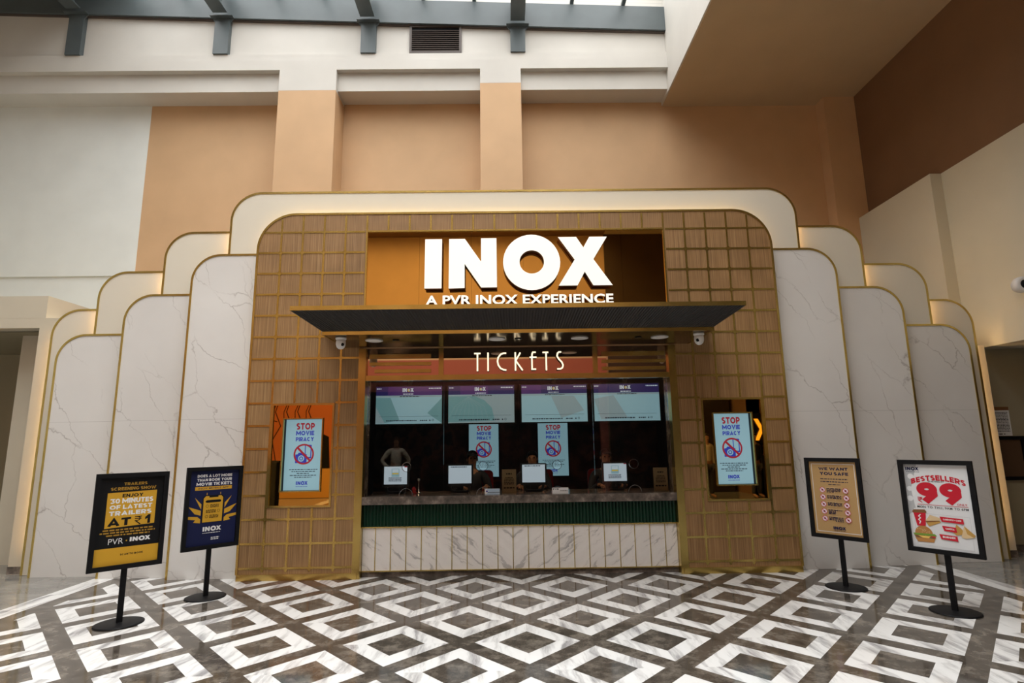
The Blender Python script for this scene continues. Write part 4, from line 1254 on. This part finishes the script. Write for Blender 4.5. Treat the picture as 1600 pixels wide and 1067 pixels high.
def print_trailers(w, h):
    p = Print(w, h, INK, 'black')
    p.text('TRAILERS', .36, .73, .055, .095, 'dim', .02); p.text('SCREENING SHOW', .16, .88, .11, .155, 'dim', .02)
    p.poly([(.12, .175), (.90, .165), (.90, .56), (.12, .58)], 'gold')
    p.text('ENJOY', .35, .68, .19, .232, 'black', .016)
    p.text('30 MINUTES', .17, .85, .243, .30, 'white', .016); p.text('OF LATEST', .17, .84, .312, .37, 'white', .016); p.text('TRAILERS', .17, .84, .382, .442, 'white', .016)
    p.text('AT', .16, .52, .456, .562, 'black', .016)
    rupee(p, .58, .468, .11, .092, 'black', .016)
    p.poly([(.745, .482), (.795, .452), (.83, .452), (.83, .556), (.785, .556), (.785, .495), (.745, .512)], 'black')
    for i, (a, c_) in enumerate(((.10, .88), (.06, .92), (.16, .84))): p.dashes(a, c_, .595+i*.03, .611+i*.03, 'dim', i, .05)
    p.text('PVR', .20, .43, .70, .765, 'white', -.005); p.disc(.48, .735, .012, 'gold'); p.logo(.53, .86, .70, .75, 'white')
    p.rect(0, 1, .805, 1, 'gold'); p.text('SCAN TO BOOK', .40, .76, .875, .90, 'black', .016)
    return p
def print_app(w, h):
    p = Print(w, h, INK, 'navy')
    p.text('DOES A LOT MORE', .14, .86, .045, .09, 'white', .016); p.text('THAN BOOK YOUR', .14, .86, .10, .145, 'white', .016); p.text('MOVIE TICKETS', .13, .87, .155, .205, 'white', .016)
    p.rect(.11, .87, .215, .262, 'gold'); p.text('INOX MOBILE APP', .17, .80, .226, .25, 'navy', .01)
    for sg in (-1, 1):
        f = lambda pts: [(.5+sg*(a-.5), c_) for a, c_ in pts]
        p.poly(f([(.74, .52), (.74, .45), (.88, .355)]), 'gold')
        p.poly(f([(.74, .60), (.74, .535), (1.0, .47), (.86, .575)]), 'gold')
        p.poly(f([(.74, .70), (.74, .65), (.80, .615), (1.0, .60), (1.0, .635), (.84, .655), (.88, .685)]), 'gold')
    p.line([(.36, .33), (.36, .30)], .012, 'gold'); p.line([(.64, .33), (.64, .30)], .012, 'gold')
    p.poly([(.28, .365), (.33, .335), (.67, .335), (.72, .365), (.72, .70), (.28, .70)], 'black')
    p.poly([(.30, .375), (.34, .345), (.66, .345), (.70, .375), (.70, .695), (.30, .695)], 'gold')
    p.rect(.41, .60, .338, .365, 'black')
    p.poly([(.34, .41), (.37, .40), (.64, .40), (.66, .41), (.66, .425), (.64, .435), (.37, .435), (.34, .425)], 'black')
    for i in range(3):
        z = .48+i*.07
        p.disc(.38 if i != 1 else .62, z, .03, 'black', .024)
        for q in range(3): p.dashes(.44 if i != 1 else .36, .62 if i != 1 else .56, z-.018+q*.015, z-.009+q*.015, 'black', i*3+q, .03)
    p.logo(.32, .70, .755, .815, 'white'); p.dashes(.32, .68, .835, .843, 'white', 4, .03)
    p.dashes(.50, .67, .90, .912, 'white', 5, .03); p.dashes(.50, .66, .922, .934, 'white', 6, .03)
    return p
def print_safe(w, h):
    p = Print(w, h, INK, 'kraft')
    p.line([(.05, .035), (.95, .035), (.95, .965), (.05, .965)], .012, 'white', closed=True)
    p.text('WE WANT', .20, .82, .075, .125, 'navy', .016); p.text('YOU SAFE', .22, .82, .14, .19, 'navy', .016)
    for i, (a, c_) in enumerate(((.22, .80), (.22, .80), (.38, .64))): p.dashes(a, c_, .235+i*.038, .247+i*.038, 'navy', i, .04)
    for col_, (u, tu) in enumerate(((.24, .33), (.73, .47))):
        for i in range(5):
            v = .395+i*.098
            p.line([(.30, v-.038), (.49, v-.038), (.49, v+.038)] if col_ == 0 else [(.68, v-.038), (.50, v-.038), (.50, v+.038)], .005, 'bread')
            p.disc(u, v, .062, 'red'); p.disc(u, v, .054, 'pink'); p.disc(u, v, .022, 'navy', n=6); p.line([(u-.036, v-.024), (u+.036, v+.024)], .012, 'red')
            for q in range((4, 3, 3, 4, 3)[i] if col_ == 0 else (3, 3, 3, 1, 4)[i]): p.dashes(tu, tu+.16, v-.026+q*.016, v-.016+q*.016, 'navy', i*7+q+col_, .04)
    p.logo(.40, .66, .885, .925, 'navy'); p.dashes(.42, .65, .938, .944, 'navy', 3, .03)
    return p
def print_food(w, h):
    p = Print(w, h, INK, 'paper')
    for (u, v, r) in ((.05, .12, .05), (.13, .18, .045), (.05, .27, .05), (.16, .08, .06), (.09, .36, .05), (.46, .05, .035)):
        p.disc(u, v, r, 'white')
    p.poly([(0, 0), (.22, 0), (.08, .3), (.12, .55), (0, .62)], 'grey'); p.disc(.10, .15, .05, 'white'); p.disc(.06, .30, .045, 'paper'); p.disc(.05, .42, .05, 'paper')
    p.logo(.03, .25, .035, .075, 'navy'); p.dashes(.04, .25, .09, .096, 'navy', 3, .02)
    p.text('BESTSELLERS', .10, .94, .125, .195, 'red', .016, 1.0, .055)
    p.text('STARTING AT', .37, .62, .195, .212, 'black', .015)
    p.text('99', .17, .86, .215, .475, 'red', .035)
    rupee(p, .17, .40, .08, .062, 'red', .012)
    p.rect(.16, .93, .482, .487, 'red'); p.text('ONLY', .77, .92, .448, .472, 'red', .015)
    p.text('MON TO THU, 9AM TO 6PM', .15, .93, .50, .53, 'black', .01, 1.15)
    p.line([(.08, .59), (.93, .60), (.93, .975), (.08, .97)], .003, 'grey', closed=True)
    # paper cup and sandwich
    p.poly([(.07, .585), (.27, .575), (.245, .74), (.11, .745)], 'red'); p.poly([(.055, .575), (.08, .553), (.26, .545), (.285, .57), (.28, .585), (.06, .592)], 'brown'); p.poly([(.08, .553), (.26, .545), (.25, .53), (.10, .535)], 'paper')
    p.line([(.15, .72), (.17, .69), (.145, .67), (.175, .65), (.15, .63), (.185, .605)], .018, 'white')
    p.poly([(.25, .68), (.33, .605), (.50, .635), (.47, .665)], 'bread'); p.poly([(.25, .68), (.47, .665), (.49, .68), (.29, .735)], 'brown'); p.poly([(.26, .70), (.48, .672), (.49, .685), (.30, .742)], 'crust')
    # burger
    p.disc(.20, .835, .14, 'bun', n=20, a0=0, a1=180); p.poly([(.03, .835), (.37, .83), (.40, .85), (.32, .865), (.22, .855), (.12, .87), (.04, .855)], 'leaf')
    p.poly([(.04, .858), (.36, .855), (.38, .88), (.06, .885)], 'brown'); p.poly([(.10, .862), (.30, .86), (.24, .905)], 'cheese'); p.poly([(.05, .887), (.37, .884), (.34, .93), (.09, .935)], 'bun')
    p.poly([(.31, .856), (.37, .856), (.385, .872), (.33, .874)], 'red')
    rr = random.Random(2)
    for i in range(16): p.disc(.20+.10*rr.uniform(-1, 1), .80+.022*rr.uniform(-1, 1), .007, 'bread', n=6)
    # samosas
    p.poly([(.66, .79), (.72, .69), (.80, .745), (.81, .80), (.70, .815)], 'crust'); p.poly([(.77, .83), (.83, .70), (.98, .80), (.95, .825), (.82, .845)], 'bread'); p.poly([(.83, .70), (.98, .80), (.95, .825), (.86, .79)], 'crust')
    for (a, c_, v, s_) in ((.50, .82, .615, 'SANDWICH + COKE'), (.52, .70, .72, 'SAMOSA'), (.46, .70, .82, 'BURGER')):
        p.poly([(a-.02, v), (c_+.01, v+.008), (c_+.015, v+.068), (a+.005, v+.058)], 'red')
        p.text(s_, a+.03, c_-.02, v+.018, v+.042, 'white', .016)
    return p
def poster_stand(x, y, rz, label, printer, bw, bh, cz, roll=0.0):
    t = thing('poster_stand', label, 'sign stand', (x, y, 0), rz, 'poster stands in front of the booth')
    MB().lathe([(.205, 0), (.205, .008), (.19, .013), (.03, .016)], (0, .03, 0.0005), seg=40).build('base_plate', M['black'], t, True, False)
    MB().box(-.024, .024, .018, .042, .012, cz).build('post', M['black'], t, False, False)
    fw = .042
    b = MB().slab([rect(-bw/2, bw/2, cz-bh/2, cz+bh/2), rect(-bw/2+fw, bw/2-fw, cz-bh/2+fw, cz+bh/2-fw)], -.022, .012)
    fr = b.build('frame', M['black'], t, False, False)
    MB().box(-bw/2+.01, bw/2-.01, .008, .016, cz-bh/2+.01, cz+bh/2-.01).build('backing', M['black'], t, False, False)
    pr = printer(bw-2*fw, bh-2*fw)
    pr.yf = 0
    pr.build('poster', t, (0, .004, cz))
    return t
poster_stand(-3.785, -1.59, .75, 'black stand with gold and black trailers poster, nearest on the far left', print_trailers, .60, .885, .940)
poster_stand(-3.441, -.712, .80, 'black stand with navy mobile app poster, beside the walnut front on the left', print_app, .59, .883, .952)
poster_stand(3.522, -.76, -.90, 'black stand with brown safety poster, beside the walnut front on the right', print_safe, .585, .882, .951)
poster_stand(4.0, -1.675, -.96, 'black stand with white and red food offer poster, nearest on the far right', print_food, .612, .876, .954)

# ------------------------------------------------------------------ smaller fittings at the sides
DY = -.04
t = thing('dome_camera', 'white round camera on the right-hand wall above the corridor', 'security camera', (6.83, DY, 3.585))
MB().lathe([(.11, 0), (.11, .02), (.09, .03)], (6.829, DY, 3.585), 'x', 28).build('base_ring', M['plasticwhite'], t, True)
MB().lathe([(.04, -.09), (.085, -.07), (.108, -.03), (.112, .01), (.105, .04), (.085, .052), (.062, .052)], (6.74, DY, 3.585), 'y', 28).build('housing', M['plasticwhite'], t, True)
MB().lathe([(.060, .048), (.055, .062), (.02, .068)], (6.74, DY, 3.585), 'y', 24).build('lens', M['black'], t, True)
t = thing('wall_notice', 'printed notice with dark header on the right corridor wall', 'notice', (7.15, .985, 1.6))
p = Print(.30, .42, dict(paper=M['paper'], ink=M['black'], brown=INK['brown']), 'paper')
p.rect(0, 1, 0, .12, 'brown')
for i in range(14): p.dashes(.08, .92, .18+i*.05, .205+i*.05, 'ink', i, .06)
p.dashes(.35, .65, .92, .95, 'ink', 4, .2)
p.build('sheet', t, (7.06, .989, 1.81), True)
t = thing('wall_frame', 'dark framed brown board below the notice on the right corridor wall', 'frame', (7.15, .985, .95))
MB().ribbon(rect(6.80, 7.33, 1.0, 1.57), .05, .965, .999, closed=True).build('frame', M['black'], t)
MB().box(6.8, 7.33, .985, .998, 1.0, 1.57).build('board', plain('brown_board', (.11, .06, .03), .5), t)
t = thing('queue_barrier', 'chrome belt barrier post in the left corridor', 'barrier post', (-7.62, 1.55, 0))
MB().lathe([(.16, 0), (.16, .02), (.03, .04)], (-7.62, 1.55, 0), seg=28).build('base', M['black'], t, True)
MB().lathe([(.03, 0), (.03, .86)], (-7.62, 1.55, .03)).build('post', M['chrome'], t, True)
MB().lathe([(.036, 0), (.036, .09), (.03, .1)], (-7.62, 1.55, .89)).box(-7.585, -7.55, 1.53, 1.57, .92, .96).build('belt_head', M['rubber'], t)

# ------------------------------------------------------------------ what faces the booth (seen only in its mirrors)
HB = dict(orange=plain('hoarding_orange', (.50, .13, .035), .5), red=plain('hoarding_red', (.42, .12, .075), .5), ink=M['black'], ochre=plain('hoarding_ochre', (.62, .30, .06), .5), tanl=INK['bread'])
t = thing('shop_hoarding', 'orange and red painted hoarding facing the booth, seen in its mirrors', 'hoarding', (-3.5, -10.2, 0), PI)
p = Print(13.0, 4.28, HB, 'red')
p.rect(.62, 1, .06, .80, 'orange'); p.rect(.62, 1, .80, 1, 'ochre')
p.rect(.02, .60, .26, 1, 'ink'); p.rect(0, 1, 0, .035, 'tanl')  # dark middle added to cut the red reflection in the counter glass
for q in range(8):
    u = .70+q*.026
    p.line([(u, .30), (u+.010, .40), (u-.004, .50), (u+.014, .60), (u+.004, .74)], .0022, 'ink')
    p.line([(u+.008, .34), (u+.016, .40), (u+.015, .46), (u+.004, .47)], .0018, 'ink')
p.poly([(.66, .58), (.70, .52), (.70, .80), (.655, .80)], 'ink')
p.build('printed_face', t, (0, -.06, 2.15), False)
MB().box(-6.5, 6.5, -.05, .05, .02, 4.29).build('board', HB['red'], t, False, False)
t = thing('dark_shopfront', 'dark shopfront with a glowing orange sign facing the booth, seen in the right mirror', 'shopfront', (4.92, -10.2, 0), PI)
MB().box(-1.8, 1.8, -.05, .1, .02, 3.0).build('glazing', plain('dark_shop_glass', (.03, .022, .02), .2), t, False, False)
MB().box(-1.85, 1.85, -.09, .1, 3.0, 3.5).build('fascia', M['brown'], t, False, False)
t = thing('lit_sign', 'glowing orange letters in the right corridor, seen in the right mirror', 'sign', (7.25, -8.93, 1.5), PI)
vs2, fs2 = text_geo('OX', .05)
x0, x1 = min(q[0] for q in vs2), max(q[0] for q in vs2); y0, y1 = min(q[1] for q in vs2), max(q[1] for q in vs2)
b = MB(); extrude_flat([(-.40+(q[0]-x0)/(x1-x0)*.78, .02+(q[1]-y0)/(y1-y0)*.62) for q in vs2], fs2, -.10, -.03, b)
b.build('letters', [glow('orange_sign_light', (1.0, .50, .05), 1.6), M['redside']], t, False, False)
MB().box(-.55, .5, -.03, .05, -.1, .8).build('board', M['black'], t, False, False)
person('person in pale shirt standing with hands on hips, mirrored in the glass', (-3.05, -7.45, 0), PI-.3, False, top='shirt', cap=False, pose='hips', group='people facing the booth')
person('person in pale shirt and dark trousers, mirrored left of the right display', (5.35, -8.5, 0), PI-.4, False, top='shirt', cap=False, pose='stand', group='people facing the booth')
person('person in black clothes standing, mirrored right of the right display', (6.60, -8.35, 0), PI-.4, False, top='jacket', cap=False, pose='stand', group='people facing the booth')
